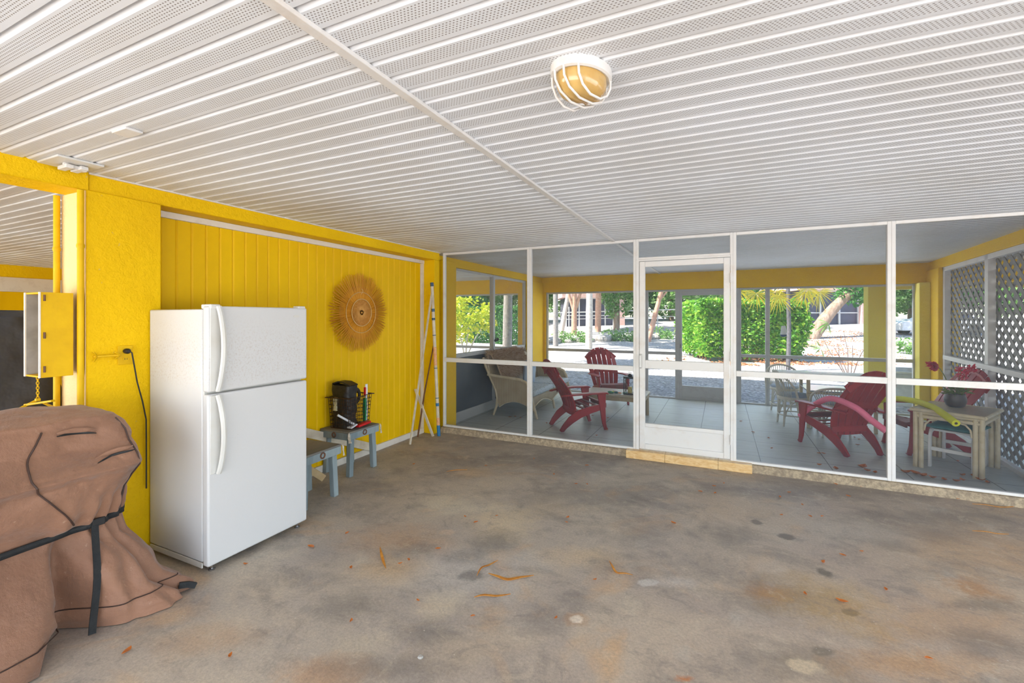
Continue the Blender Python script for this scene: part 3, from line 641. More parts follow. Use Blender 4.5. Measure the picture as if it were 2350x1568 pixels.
# ---------------------------------------------------------------- refrigerator
t_ = thing('refrigerator', 'white top-freezer refrigerator with speckled dirt on its freezer door', 'refrigerator', (-3.10, 2.015, 0))
x0, x1, y0, y1 = -.315, .25, -.355, .355
b = MB(); b.box(x0, x1, y0+.005, y1-.005, .06, 1.598); b.box(x0+.02, x1, y0+.02, y1-.02, .03, .07); b.build('cabinet', 'enamel', t_, bevel=.008)
MB().box(x1, x1+.012, y0+.012, y1-.012, .08, 1.60).build('door_gasket', 'plasticwhite', t_)
fd = MB().box(x1+.012, x1+.065, y0, y1, 1.095, 1.617).build('freezer_door', 'enamel', t_, bevel=.012, seg=3)
rd = MB().box(x1+.012, x1+.065, y0, y1, .045, 1.083).build('fresh_food_door', 'enamel', t_, bevel=.012, seg=3)
def fh(z0, z1, up, par):
    b = MB(); n = 14; ps = []; ws = []; ts = []
    for i in range(n):
        u = i/(n-1); z = z0+(z1-z0)*u; 
        a = u if up else 1-u                                   # 0 at the split between the doors
        ps.append((x1+.066+.036*math.sin(math.pi*min(1, a*1.0))**.7*(1 if a > .02 else .2)+.012, y0+.052+.014*math.sin(math.pi*a*.9), z)); ws.append(.034); ts.append(.026)
    b.sweep(ps, ts, ws, side=(0, 1, 0), n=8)
    o = b.build('door_handle', 'plasticwhite', par)
    MB().box(x1+.064, x1+.070, y0+.012, y0+.072, z0, z1).build('handle_backing', 'plasticwhite', par, bevel=.003)
fh(1.10, 1.615, True, fd); fh(.60, 1.075, False, rd)
MB().box(x1-.02, x1+.075, y0+.01, y0+.07, 1.60, 1.628).build('hinge_cover', 'plasticwhite', t_, bevel=.006)
MB().box(x1+.0, x1+.06, y1-.07, y1-.01, 1.60, 1.63).build('hinge_cover', 'plasticwhite', t_, bevel=.006)
b = MB(); b.prism([(y1-.095+.026*math.cos(a)*1.0, 1.556+.009*math.sin(a)) for a in [k*math.pi/8 for k in range(16)]], 'x', x1+.064, x1+.068); b.build('badge', 'plasticwhite', fd)
for (xx, yy) in ((x1+.02, y0+.05), (x1+.02, y1-.05), (x0+.06, y0+.06), (x0+.06, y1-.06)):
    MB().lathe([(.018, 0), (.018, .008), (.008, .01), (.008, .05)], (xx, yy, 0), 12).build('foot', 'chrome', t_)
MB().box(x0+.02, x1+.01, y0-.003, y0+.004, .032, .062).build('base_trim', 'plasticwhite', t_)

# ---------------------------------------------------------------- covered grill
def covershape(cx, cy, levels, fold=1., seed=0):
    """levels: (z, x0, x1, y0, y1, roundness). returns point(angle 0..1, v 0..1) in local coordinates"""
    n = len(levels)-1
    def P(u, v, off=0.):
        f = v*n; i = min(int(f), n-1); k = f-i; k2 = k*k*(3-2*k)
        A, B = levels[i], levels[i+1]
        L = [A[j]+(B[j]-A[j])*(k*.6+k2*.4 if j else k) for j in range(6)]
        z, xa, xb, ya, yb, e = L
        a = 2*math.pi*u; c, s_ = math.cos(a), math.sin(a)
        p = 2/e
        x = (xa+xb)/2+(xb-xa)/2*math.copysign(abs(c)**p, c); y = (ya+yb)/2+(yb-ya)/2*math.copysign(abs(s_)**p, s_)
        low = max(0, 1-z/.50); belt = math.exp(-((z-.48)/.13)**2)
        # vertical pleats, stronger towards the hem, plus soft crumples
        w = fold*(low*.035*math.sin(9*a+1.4+seed)+low*.018*math.sin(17*a+z*5+seed)+belt*.017*math.sin(26*a+z*9))
        w += fold*(.026*noise.noise((x*4, y*4, z*4+seed))+.012*noise.noise((x*11, y*11, z*9+seed)))
        d = Vector((c, s_, 0))
        w += fold*.022*(abs(noise.noise((x*5+3, y*5, z*6+seed)))-.2)+fold*.011*(abs(noise.noise((x*13, y*13+z*8, z*7+seed)))-.2)
        return Vector((x-cx, y-cy, z))+d*(w+off)
    return P
LV = [(.004, -3.40, -2.70, .30, 1.47, 5), (.05, -3.41, -2.69, .29, 1.49, 5), (.22, -3.40, -2.77, .33, 1.42, 4.5), (.46, -3.38, -2.93, .42, 1.33, 4), (.60, -3.38, -2.88, .42, 1.35, 4.5), (.73, -3.39, -2.83, .38, 1.38, 5.5), (.772, -3.39, -2.80, .38, 1.385, 5.5), (.80, -3.39, -2.83, .38, 1.39, 5.5), (.89, -3.38, -2.95, .42, 1.385, 6), (.97, -3.36, -2.975, .46, 1.36, 6), (1.02, -3.35, -3.0, .48, 1.34, 5), (1.055, -3.33, -3.08, .52, 1.28, 3.5)]
CC = (-3.05, .88)
P0 = covershape(*CC, LV, 1., 2.)
def P(u, v, off=0.):
    p = P0(u, v, off); X, Y, z = p.x+CC[0], p.y+CC[1], p.z
    front = max(0, min(1, (X+3.1)/.2))
    # deep fold in the front below the strap, left lobe standing proud of it
    if z < .50:
        k = (1-z/.50)**.6; g = math.exp(-((Y-(1.02+.06*z))/.035)**2)
        st_ = 1/(1+math.exp((Y-(.985+.10*z))/.010)); rec = (1-st_)*math.exp(-(max(0, Y-1.03)/.10)**2); p.x += front*k*(.02*st_-.30*rec); p.x -= front*.035*k*math.exp(-((Y-1.27)/.035)**2)
    # tail of the cover spreading at the far front corner
    if z < .14 and X > -2.95 and Y > 1.3: 
        k = (1-z/.14); p.x += .03*k; p.y += .09*k
    # pinched ridges on the sloping lid
    if .78 < z < 1.04:
        k = math.sin((z-.78)/.26*math.pi); p.z += .025*k*math.sin(Y*9+X*6)*front
        p.x += .018*k*math.sin(Y*14+1)
    # diagonal drag folds between lid corner and strap
    if .48 < z < .76:
        k = math.sin((z-.48)/.28*math.pi); p.x -= front*.05*k*max(0, math.sin((Y*5.2-z*4.5)+1.2))**3; p.x += front*.02*k*math.sin(Y*8+z*10)
    return p
t_ = thing('covered_grill', 'barbecue grill under a draped brown fabric cover cinched with a black strap', 'grill cover', (CC[0], CC[1], 0))
b = MB(); NU, NV = 420, 150
b.grid(P, NU, NV, cu=True); top = [P(i/NU, 1) for i in range(NU)]
c0 = sum(top, Vector())/NU; base = (NV-1)*NU; rings = 7
prev = list(range(base, base+NU))
for r_ in range(1, rings+1):
    k = r_/rings; ids = []
    for i in range(NU):
        q = top[i].lerp(c0, min(.985, k)); q = Vector(q); q.z = top[i].z*(1-k)+c0.z*k+.035*math.sin(k*math.pi/2)+.012*noise.noise((q.x*9, q.y*9, 3))
        ids.append(len(b.v)); b.v.append(tuple(q))
    b.f += [(prev[i], prev[(i+1) % NU], ids[(i+1) % NU], ids[i]) for i in range(NU)]; prev = ids
b.f.append(tuple(prev))
b.build('cover_fabric', 'cover', t_, smooth=75)
def onz(u, z, off):
    lo, hi = 0., 1.
    for _ in range(26):
        m_ = (lo+hi)/2
        if P(u, m_).z < z: lo = m_
        else: hi = m_
    return P(u, lo, off)
def band(us, zf, h, off, name, mat, par=t_):
    b = MB(); vs = []
    for u in us:
        z = zf(u); a = onz(u, z-h/2, off); c = onz(u, z+h/2, off); m_ = (a+c)/2; vs += [a, c]
    b.add(vs, [(2*i, 2*i+1, 2*i+3, 2*i+2) for i in range(len(us)-1)])
    return b.build(name, mat, par, solid=.006)
def smoothband(us, zf, h, off, name, mat):
    c = [onz(u, zf(u), off) for u in us]
    for _ in range(6): c = [c[0]]+[(c[i-1]+c[i]*2+c[i+1])/4 for i in range(1, len(c)-1)]+[c[-1]]
    b = MB(); b.sweep(c, h, .005, side=(1, 0, 0)); vs = []
    b = MB()
    for q in c: vs += [q+Vector((0, 0, -h/2)), q+Vector((0, 0, h/2))]
    b.add(vs, [(2*i, 2*i+1, 2*i+3, 2*i+2) for i in range(len(c)-1)])
    return b.build(name, mat, t_, solid=.006)
def arcpts_(pts, n):
    out = []; m = len(pts)-1
    for i in range(n+1):
        f = i/n*m; k = min(int(f), m-1); out.append(pts[k].lerp(pts[k+1], f-k))
    return out
# u: 0 = +x (front), .25 = far end (+y), -.25 = near end
us = [-.20+.0045*i for i in range(100)]
smoothband(us, lambda u: .475+.05*max(0, u)*4*.6+.03*max(0, -u)*4, .030, .014, 'strap', 'strap')
ut = .075
def uy(Y, z):                                                             # where the front of the cover passes a given y
    lo, hi = 0., .24
    for _ in range(22):
        m_ = (lo+hi)/2
        if onz(m_, z, 0).y+CC[1] < Y: lo = m_
        else: hi = m_
    return lo
ut = uy(1.185, .487); ps = []
for k in range(9):
    z = .487-.058*k; q = onz(uy(1.185-.009*k, z), z, .0); q.y = 1.185-.009*k-CC[1]; q.x += .02; ps.append(q)
for i in range(1, 9): ps[i].x = max(ps[i].x, ps[i-1].x+.006)
ps.append(Vector((ps[-1].x+.012, ps[-1].y-.004, .008)))
for _ in range(3): ps = [ps[0]]+[(ps[i-1]+ps[i]*2+ps[i+1])/4 for i in range(1, len(ps)-1)]+[ps[-1]]
for p in ps: p.x += .008
b = MB(); b.sweep(ps, .030, .005, side=(1, 0, 0)); b.build('strap_tail', 'strap', t_)
p = onz(ut, .487, .03); MB().box(p.x-.008, p.x+.008, p.y-.028, p.y+.028, p.z-.02, p.z+.02).build('buckle', 'black', t_, bevel=.004)
p = onz(-.01, .475, .03); MB().box(p.x-.006, p.x+.006, p.y-.012, p.y+.012, p.z-.02, p.z+.02).build('buckle', 'black', t_, bevel=.003)
p = onz(-.035, .52, .02); MB().box(p.x-.005, p.x+.005, p.y-.016, p.y+.016, p.z-.02, p.z+.035).build('fastening_tab', 'strap', t_)
MB().sweep([onz(.145, .05, .02)+Vector((0, .0, 0)), onz(.15, .04, .045), onz(.155, .02, .06)], .03, .02).build('fastening_tab', 'strap', t_)
b = MB(); b.tube([onz(-.13+.02*math.sin(k*.5), 1.03-.075*k, .004) for k in range(0, 8)], .004, 6)
b.tube([onz(.135-.012*math.sin(k*.8), 1.0-.06*k, .005) for k in range(0, 9)], .004, 6)
b.tube([onz(-.2+.002*k, .10, .003) for k in range(190)], .003, 5)
b.tube([onz(uy(q.x, q.y), q.y, .006) for q in arcpts_([Vector(a_) for a_ in ((1.0, .99), (.97, .94), (.93, .87), (.92, .80), (.94, .74), (.99, .67), (1.04, .60), (1.09, .52))], 48)], .004, 6)
b.build('piping', 'seam', t_)
for ya, yb, z0, z1 in ((1.055, 1.21, .975, .955), (1.17, 1.33, .825, .85)):
    q_ = [(ya+(yb-ya)*k/10, z0+(z1-z0)*k/10+.008*math.sin(k/10*math.pi), math.sin(k/10*math.pi)) for k in range(11)]
    MB().sweep([onz(uy(y_, z_), z_, .004+.016*m_) for y_, z_, m_ in q_], [.010+.014*m_ for _, _, m_ in q_], .008, side=(1, 0, 0), n=8).build('vent_flap', 'cover', t_)
    MB().sweep([onz(uy(y_, z_-.016), z_-.016, .003) for y_, z_, m_ in q_], [.004+.012*m_ for _, _, m_ in q_], .006, side=(1, 0, 0), n=8).build('vent_slit', 'black', t_)
# tall thing under a charcoal cover in the neighbouring bay
LV2 = [(.0, -5.3, -4.35, .7, 1.75, 5), (.3, -5.25, -4.38, .72, 1.70, 4.5), (.9, -5.2, -4.45, .75, 1.66, 4.5), (1.4, -5.15, -4.5, .8, 1.62, 4), (1.55, -5.1, -4.55, .85, 1.58, 3.5), (1.6, -5.05, -4.65, .95, 1.5, 3)]
CC2 = (-4.85, 1.2); Q = covershape(*CC2, LV2, 1.3, 7.)
b = MB(); b.grid(Q, 120, 50, cu=True); b.f.append(tuple(49*120+i for i in range(120)))
o = b.build('covered_equipment', 'charcoal', smooth=75); o.location = (CC2[0], CC2[1], 0)
tag(o, 'tall equipment under a charcoal cover standing in the neighbouring bay at far left', 'covered equipment')

# ---------------------------------------------------------------- wooden benches
def bench():
    t_ = thing('wooden_stool', 'weathered blue-grey wooden stool with the black wire basket on it', 'stool', (-3.425, 3.44, 0), 0, 'weathered wooden stools')
    MB().box(-.19, .19, -.21, .21, .425, .442).build('top', 'greywood', t_, bevel=.003)
    b = MB(); b.box(.165, .19, -.21, .21, .36, .425); b.box(-.19, -.165, -.21, .21, .36, .425); b.box(-.165, .165, -.21, -.185, .36, .425); b.box(-.165, .165, .185, .21, .36, .425); b.build('apron', 'bluewood', t_, bevel=.003)
    for sx in (-1, 1):
        for sy in (-1, 1):
            MB().sweep([(sx*.150, sy*.145, .424), (sx*.155, sy*.165, .0)], .05, .05).build('leg', 'bluewood', t_, bevel=.004)
    b = MB()
    for c, ax in (((.195, 0, .40), 'x'), ((0, -.215, .40), 'y')):
        ring = [Vector(c)+(Vector((0, .022*math.cos(a), .022*math.sin(a))) if ax == 'x' else Vector((.022*math.cos(a), 0, .022*math.sin(a)))) for a in [k*math.pi/8 for k in range(16)]]
        MB().tube(ring, .006, 8, closed=True).build('ring', 'rust', t_)
    for sy in (-1, 1):
        b = MB(); rr = random.Random(sy+5)
        for k in range(5):
            q = Vector((.195+rr.uniform(-.004, .008), sy*.213+rr.uniform(-.005, .006), .435)); ps = [q]
            for j in range(4): q = q+Vector((rr.uniform(-.004, .006), rr.uniform(-.006, .01), -.024)); ps.append(q)
            b.tube(ps, .004, 5)
        b.build('rope_tassel', 'rope', t_)
    return t_
st = bench()
dup(st, (-3.19, 2.70, 0), R(1.5), 'weathered blue-grey wooden stool with a bare top, half hidden by the refrigerator')
# basket
t_ = thing('wire_basket', 'dark rusty wire basket standing on the wooden stool against the yellow wall', 'basket', (-3.425, 3.44, .442), R(6))
b = MB(); hh = .31
def bp(k, z, s_=1):                                                       # rectangle perimeter 0..4
    w = .118+.018*z/hh; d = .140+.022*z/hh; k %= 4; i = int(k); f = k-i
    c = [(-w, -d), (w, -d), (w, d), (-w, d)]; a, e = c[i], c[(i+1) % 4]
    return Vector((a[0]+(e[0]-a[0])*f, a[1]+(e[1]-a[1])*f, z))
for j in range(9):
    z = .004+j*(hh-.004)/8; b.tube([bp(k, z) for k in range(4)], .0026 if j not in (0, 8) else .004, 5, closed=True)
for k in range(40): b.tube([bp(k/10, .004), bp(k/10, hh)], .0018, 4)
for k in range(9): 
    b.tube([(-.11, -.12+k*.03, .004), (.11, -.12+k*.03, .004)], .0022, 4)
b.build('wire_frame', 'wire', t_)
for s_ in (-1, 1): MB().tube([bp(0 if s_ < 0 else 3, hh), bp(0 if s_ < 0 else 3, hh)+Vector((-.02, s_*.02, .0)), bp(1 if s_ < 0 else 2, hh)+Vector((.02, s_*.02, .0)), bp(1 if s_ < 0 else 2, hh)], .005, 6).build('rim_handle', 'wire', t_)
t_ = thing('tote_bag', 'black nylon bag with a cream label sitting upright in the wire basket', 'bag', (-3.43, 3.37, .452), R(-4))
def bagf(u, v):
    a = 2*math.pi*u; c, s_ = math.cos(a), math.sin(a); z = .42*v
    w = .108+.012*v; d = .068+.012*v
    x = w*math.copysign(abs(c)**.45, c); y = d*math.copysign(abs(s_)**.45, s_)
    q = Vector((x, y, z+.025*noise.noise((x*12, y*12, 1))*v)); q += Vector((c, s_, 0))*.012*noise.noise((x*18, y*18, z*14)); return q
b = MB(); b.grid(bagf, 48, 22, cu=True); b.f.append(tuple(21*48+i for i in range(48))); b.f.append(tuple(range(48))[::-1]); b.build('bag_body', 'blackfabric', t_, smooth=60)
MB().box(-.055, -.012, -.096, -.072, .17, .30).build('label', 'palelabel', t_)
b = MB(); b.sweep([Vector((.06, .085+.05*math.sin(a)*1.0, .30-.07*math.cos(a))) for a in [k*math.pi/8 for k in range(9)]], .03, .012); b.build('carry_handle', 'blackfabric', t_)
MB().sweep([(-.11, -.02, .425), (-.05, .0, .45), (.03, .01, .445), (.11, .02, .415)], .012, .11, side=(0, 1, 0)).build('flap', 'blackfabric', t_)
tag(MB().bar((-3.33, 3.565, .47), (-3.31, 3.545, .86), .030, .008, up=(1, 0, 0)).build('ruler', 'paper', bevel=.001), 'white flat ruler standing upright in the basket beside the black bag', 'ruler')
tag(MB().bar((-3.325, 3.535, .455), (-3.31, 3.52, .72), .018, .03, up=(1, 0, 0)).build('green_folder', 'greenp'), 'narrow green folder edge between the bag and the white ruler', 'folder')
tag(MB().bar((-3.318, 3.53, .74), (-3.31, 3.525, .83), .012, .02, up=(1, 0, 0)).build('red_marker', 'redp'), 'short red strip poking up beside the black bag', 'marker')
tag(MB().bar((-3.285, 3.39, .462), (-3.285, 3.56, .475), .05, .022).build('red_box', 'redp', bevel=.003), 'small flat red box in the bottom of the wire basket', 'box')
tag(MB().tube([(-3.37, 3.22, .60), (-3.30, 3.36, .49)], .011, 8).build('rolled_paper', 'paper'), 'rolled white paper sticking out of the basket lower left', 'paper roll')
tag(MB().bar((-3.30, 3.30, .463), (-3.30, 3.38, .485), .06, .012).build('paper_packet', 'paper', bevel=.002), 'white paper packet lying in front of the black bag in the basket', 'packet')
# boards behind the stools
tag(MB().bar((-3.585, 2.60, .63), (-3.575, 3.98, .052), .022, .085).build('leaning_board', 'whitewood', bevel=.003), 'long white board sloping down along the wall behind the stools', 'board')
tag(MB().bar((-3.51, 2.74, .34), (-3.37, 3.05, .045), .045, .06).build('pine_offcut', 'rawwood', bevel=.003), 'bare pine board leaning under the nearer stool', 'board')
tag(MB().bar((-3.46, 2.46, .38), (-3.38, 2.80, .03), .04, .05).build('pine_offcut', 'rawwood', bevel=.003), 'short pinkish wood offcut behind the leg of the nearer stool', 'board')
# straw sunburst
t_ = thing('straw_sunburst', 'round orange straw sunburst with fringed edge hanging on the yellow siding', 'wall decoration', (-3.60, 3.745, 1.60))
rr = random.Random(11); b = MB(); vs = []; fs = []
NS = 900
for k in range(NS):
    a0 = 2*math.pi*k/NS; tuft = round(a0/(2*math.pi)*84)/84*2*math.pi
    a1 = a0*.3+tuft*.7+rr.uniform(-.014, .014); r0 = .004; rm = .24; r1 = .415+.012*math.sin(tuft*13.1)+rr.uniform(-.035, .02)
    dz = rr.uniform(0, .012); w = .0016
    def pt(a, r_, h): return Vector((h, r_*math.cos(a), r_*math.sin(a)))
    A = pt(a0, r0, .034); B = pt(a0, rm, .018+dz*.4); C = pt(a1, r1, .004+dz)
    for s_, (U, V) in enumerate(((A, B), (B, C))):
        ta = Vector((0, -math.sin(a0), math.cos(a0))); i = len(vs)
        vs += [U-ta*w*(.5 if s_ == 0 else .9), U+ta*w*(.5 if s_ == 0 else .9), V+ta*w, V-ta*w, U+Vector((.002, 0, 0)), V+Vector((.002, 0, 0))]
        fs += [(i, i+4, i+5, i+3), (i+4, i+1, i+2, i+5)]
raw('straw_fringe', vs, fs, 'straw', t_)
b = MB(); b.add([Vector((.008+.016*(1-r_/.29), r_*math.cos(a), r_*math.sin(a))) for r_ in (.002, .1, .2, .29) for a in [k*math.pi/24 for k in range(48)]], [(i*48+k, i*48+(k+1) % 48, (i+1)*48+(k+1) % 48, (i+1)*48+k) for i in range(3) for k in range(48)])
b.build('straw_backing', 'strawmid', t_)
for r_, q in ((.222, .0035), (.148, .0045)):
    MB().tube([(.034 if r_ > .2 else .040, r_*math.cos(a), r_*math.sin(a)) for a in [k*math.pi/24 for k in range(48)]], q, 6, closed=True).build('stitched_ring', 'strawring', t_)
b = MB(); vs = []; 
for k in range(60):
    a = k*2*math.pi/60; pts = [Vector((.036, r_*math.cos(a+r_*5), r_*math.sin(a+r_*5))) for r_ in (.01, .05, .1, .145)]; b.tube(pts, .0022, 4)
b.ball((.034, 0, 0), .014, 10)
b.build('swirled_centre', 'strawmid', t_)
MB().tube([(.036, -.005, .20), (.05, .0, .225), (.045, .01, .24), (.04, -.005, .26)], .0035, 6).build('hanging_loop', 'strawring', t_)
# sticks leaning in the corner
t_ = thing('long_tube', 'long white tube with blue bands and printed labels leaning in the corner', 'tube', (-3.34, 4.895, 0))
A = Vector((0, 0, 0)); B = Vector((-.075, -.05, 2.0)); 
def seg(a, b_, r_, mat, nm):
    MB().tube([A.lerp(B, a), A.lerp(B, b_)], r_, 14).build(nm, mat, t_)
seg(.0, 1, .021, 'whitewood', 'tube')
for a, b_, mt, nm in ((.0, .07, 'blue', 'base_label'), (.195, .215, 'blue', 'band'), (.245, .25, 'navy', 'band'), (.07, .12, 'orange', 'printed_label'), (.46, .58, 'orange', 'printed_label'), (.44, .445, 'navy', 'band'), (.655, .66, 'navy', 'band'), (.755, .77, 'navy', 'band'), (.81, .83, 'navy', 'band'), (.975, 1.0, 'navy', 'end_cap')):
    seg(a, b_, .0225, mt, nm)
tag(MB().bar((-3.42, 4.40, .005), (-3.405, 4.86, 1.98), .022, .016, up=(1, 0, 0)).build('white_stick', 'whitewood'), 'thin white wooden stick leaning at a slant into the corner, longest of the sticks', 'stick')
tag(MB().tube([(-3.53, 4.70, .01), (-3.50, 4.80, .55), (-3.425, 4.905, 1.2)], [.012, .010, .008], 8).build('brown_stick', 'darkwood'), 'thin brown stick leaning behind the white tube in the corner', 'stick')
tag(MB().bar((-3.385, 4.83, .005), (-3.585, 4.72, .62), .035, .014, up=(0, 1, 0)).build('short_board', 'whitewood', bevel=.002), 'short cream board leaning against the siding beside the long tube', 'board')

# ---------------------------------------------------------------- leaves on the floors
def leaf(name, loc, L, W, rz, mat, label, group, bend=.3, seed=0):
    rr = random.Random(seed); vs = []; n = 7
    for i in range(n):
        u = i/(n-1); w = W*math.sin(math.pi*min(1, u*.96+.02))**.8; x = (u-.5)*L; z = .004+L*bend*(abs(u-.5)**2)+rr.uniform(0, .002)
        y = L*.12*math.sin(u*3)
        vs += [(x, y-w/2, z+w*.25), (x, y, z), (x, y+w/2, z+w*.25)]
    fs = [(3*i+j, 3*i+j+1, 3*i+j+4, 3*i+j+3) for i in range(n-1) for j in range(2)]
    o = raw(name, vs, fs, mat); o.location = loc; o.rotation_euler = (0, 0, rz)
    d = o.modifiers.new('thick', 'SOLIDIFY'); d.thickness = .0012
    return tag(o, label, 'leaf', group)
import zlib
CF, CXX, CY, Hc, SA, CA = 1028., 1175., 728., 1.55, math.sin(R(25.03)), math.cos(R(25.03))
def ground(px, py, z=0.):
    """where a spot measured in the photograph lies on the floor"""
    dep = (z-Hc)*CF/(CY-py); d = (px-CXX)/CF; return ((-SA+d*CA)*dep, (CA+d*SA)*dep)
spots = [(713, 1258, 1.3), (797, 1226, .8), (564, 1296, .6), (290, 1497, 1.1), (1005, 1262, .8), (807, 1305, .7), (918, 1295, .5), (937, 1287, .6), (1092, 1201, .8), (1068, 1187, .5), (1302, 1189, .8), (1300, 1201, .4), (950, 1067, .9), (1115, 1070, .5), (1225, 1054, .5), (1347, 1070, .9), (1272, 1090, .7), (1322, 1112, .6), (1347, 1113, .5), (1140, 1186, .4), (1546, 1202, 1.0), (1640, 1133, .8), (1607, 1130, .8), (1662, 1111, .5), (1639, 1117, .7), (1789, 1142, .7), (1811, 1132, .6), (1842, 1160, .5), (1793, 1183, .5), (1859, 1187, .7), (1887, 1187, .5), (1947, 1140, .8), (2197, 1146, .8), (1934, 1277, .8), (1891, 1293, .9), (1932, 1382, 1.3), (2031, 1355, .7), (2131, 1515, .6), (1849, 1365, .6), (1977, 1267, .4), (805, 1427, .5), (1085, 1417, .4), (530, 1507, .6), (1365, 1332, .4), (1918, 1113, .7), (1977, 1118, .6), (960, 1380, .4), (1275, 1420, .4)]
for i, (px, py, k) in enumerate(spots):
    x, y = ground(px, py)
    leaf('fallen_leaf', (x, y, 0), .035*k+.012, .016*k+.006, i*1.7, 'dryleaf', 'small dry orange-brown leaf lying on the stained concrete carport floor', 'small dry leaves on the concrete floor', .5, i)
def blade(label, pts, w, mat='dryfrond'):
    P_ = [Vector((*ground(px, py), .008+.006*math.sin(i*2))) for i, (px, py) in enumerate(pts)]
    P_ = arcpts(P_, 16); n = len(P_); b = MB(); b.sweep(P_, [max(.12, math.sin(math.pi*(i+.35)/(n-.3)))*w for i in range(n)], .0025, side=(0, 0, 1))
    return tag(b.build('dry_palm_leaf', mat), label, 'palm leaf')
blade('short dry palm blade lying nearly straight toward the camera, nearest the refrigerator', [(872, 1258), (875, 1275), (880, 1290), (886, 1307)], .017)
blade('thin curved dry blade left of the large yellow one, mid floor', [(1094, 1325), (1105, 1308), (1122, 1298), (1143, 1288)], .012)
blade('largest yellow-orange curved palm blade lying mid floor', [(1121, 1319), (1140, 1327), (1165, 1331), (1195, 1327), (1225, 1326)], .022)
blade('straight pale dry blade lying below the curved yellow one', [(1088, 1374), (1110, 1371), (1140, 1369), (1172, 1366)], .014)
blade('hooked brown dry blade in the middle of the floor', [(1398, 1290), (1404, 1302), (1415, 1315), (1435, 1318), (1452, 1325)], .013)
blade('thin pale dry blade on the floor toward the yellow wall', [(1025, 1084), (1045, 1082), (1072, 1079)], .014)
blade('long dry blade beside the kerb at far right', [(2231, 1159), (2260, 1162), (2300, 1165), (2340, 1163)], .012)
blade('long dry blade on the floor at right, further from the kerb', [(2231, 1221), (2260, 1224), (2290, 1226), (2315, 1228)], .010)
# a tyre mark and small stones
tag(MB().ball((*ground(965, 1511), .006), .014, 8, sz=.5).build('pebble', 'stone'), 'small grey pebble on the floor near the bottom of the picture', 'pebble')
pl = [(1208, 885), (1255, 972), (1300, 978), (1360, 955), (1395, 960), (1393, 988), (1370, 1001), (1700, 968), (1728, 993), (1765, 1007), (1770, 1030), (1880, 1042), (1890, 1042), (1960, 1005), (1972, 1010), (1968, 1022), (2150, 1030), (2200, 1060), (1170, 958), (1182, 957), (1195, 960)]
for i, (px, py) in enumerate(pl):
    x, y = ground(px, py, ZF)
    leaf('porch_leaf', (x, y, ZF), .05, .024, i*2.3, 'dryleaf', 'small brown leaf lying on the grey porch tiles', 'small leaves on the porch tiles', .5, 100+i)
for i, (px, py, k) in enumerate([(1880, 1069, 1), (1920, 1078, 1.6), (1977, 1074, 3.2), (1990, 1083, 1.6), (2010, 1087, 1.2), (2078, 1086, 2.6), (2100, 1090, 3), (2120, 1095, 2.4), (2140, 1098, 1.6), (2165, 1103, 1.3), (2195, 1107, 1.6), (2210, 1104, 1.2), (2235, 1096, 3), (2250, 1104, 2), (2268, 1110, 1.2), (2208, 1092, 1.2)]):
    x, y = ground(px, py, ZF)
    if y < 5.24: y = 5.24
    leaf('curled_leaf', (x, y, ZF), .05*k**.6, .035*k**.7, i*1.9, 'dryleaf', 'large curled orange leaf in the drift on the porch floor along the screen', 'large curled leaves along the screen', 1.2, 200+i)
tag(MB().sweep([(-.62, 6.55, ZF+.02), (-.55, 6.57, ZF+.03), (-.50, 6.55, ZF+.015)], .05, .03).build('seed_pod', 'darkwood', bevel=.008), 'dark brown seed pod on the tiles behind the screen door', 'seed pod')
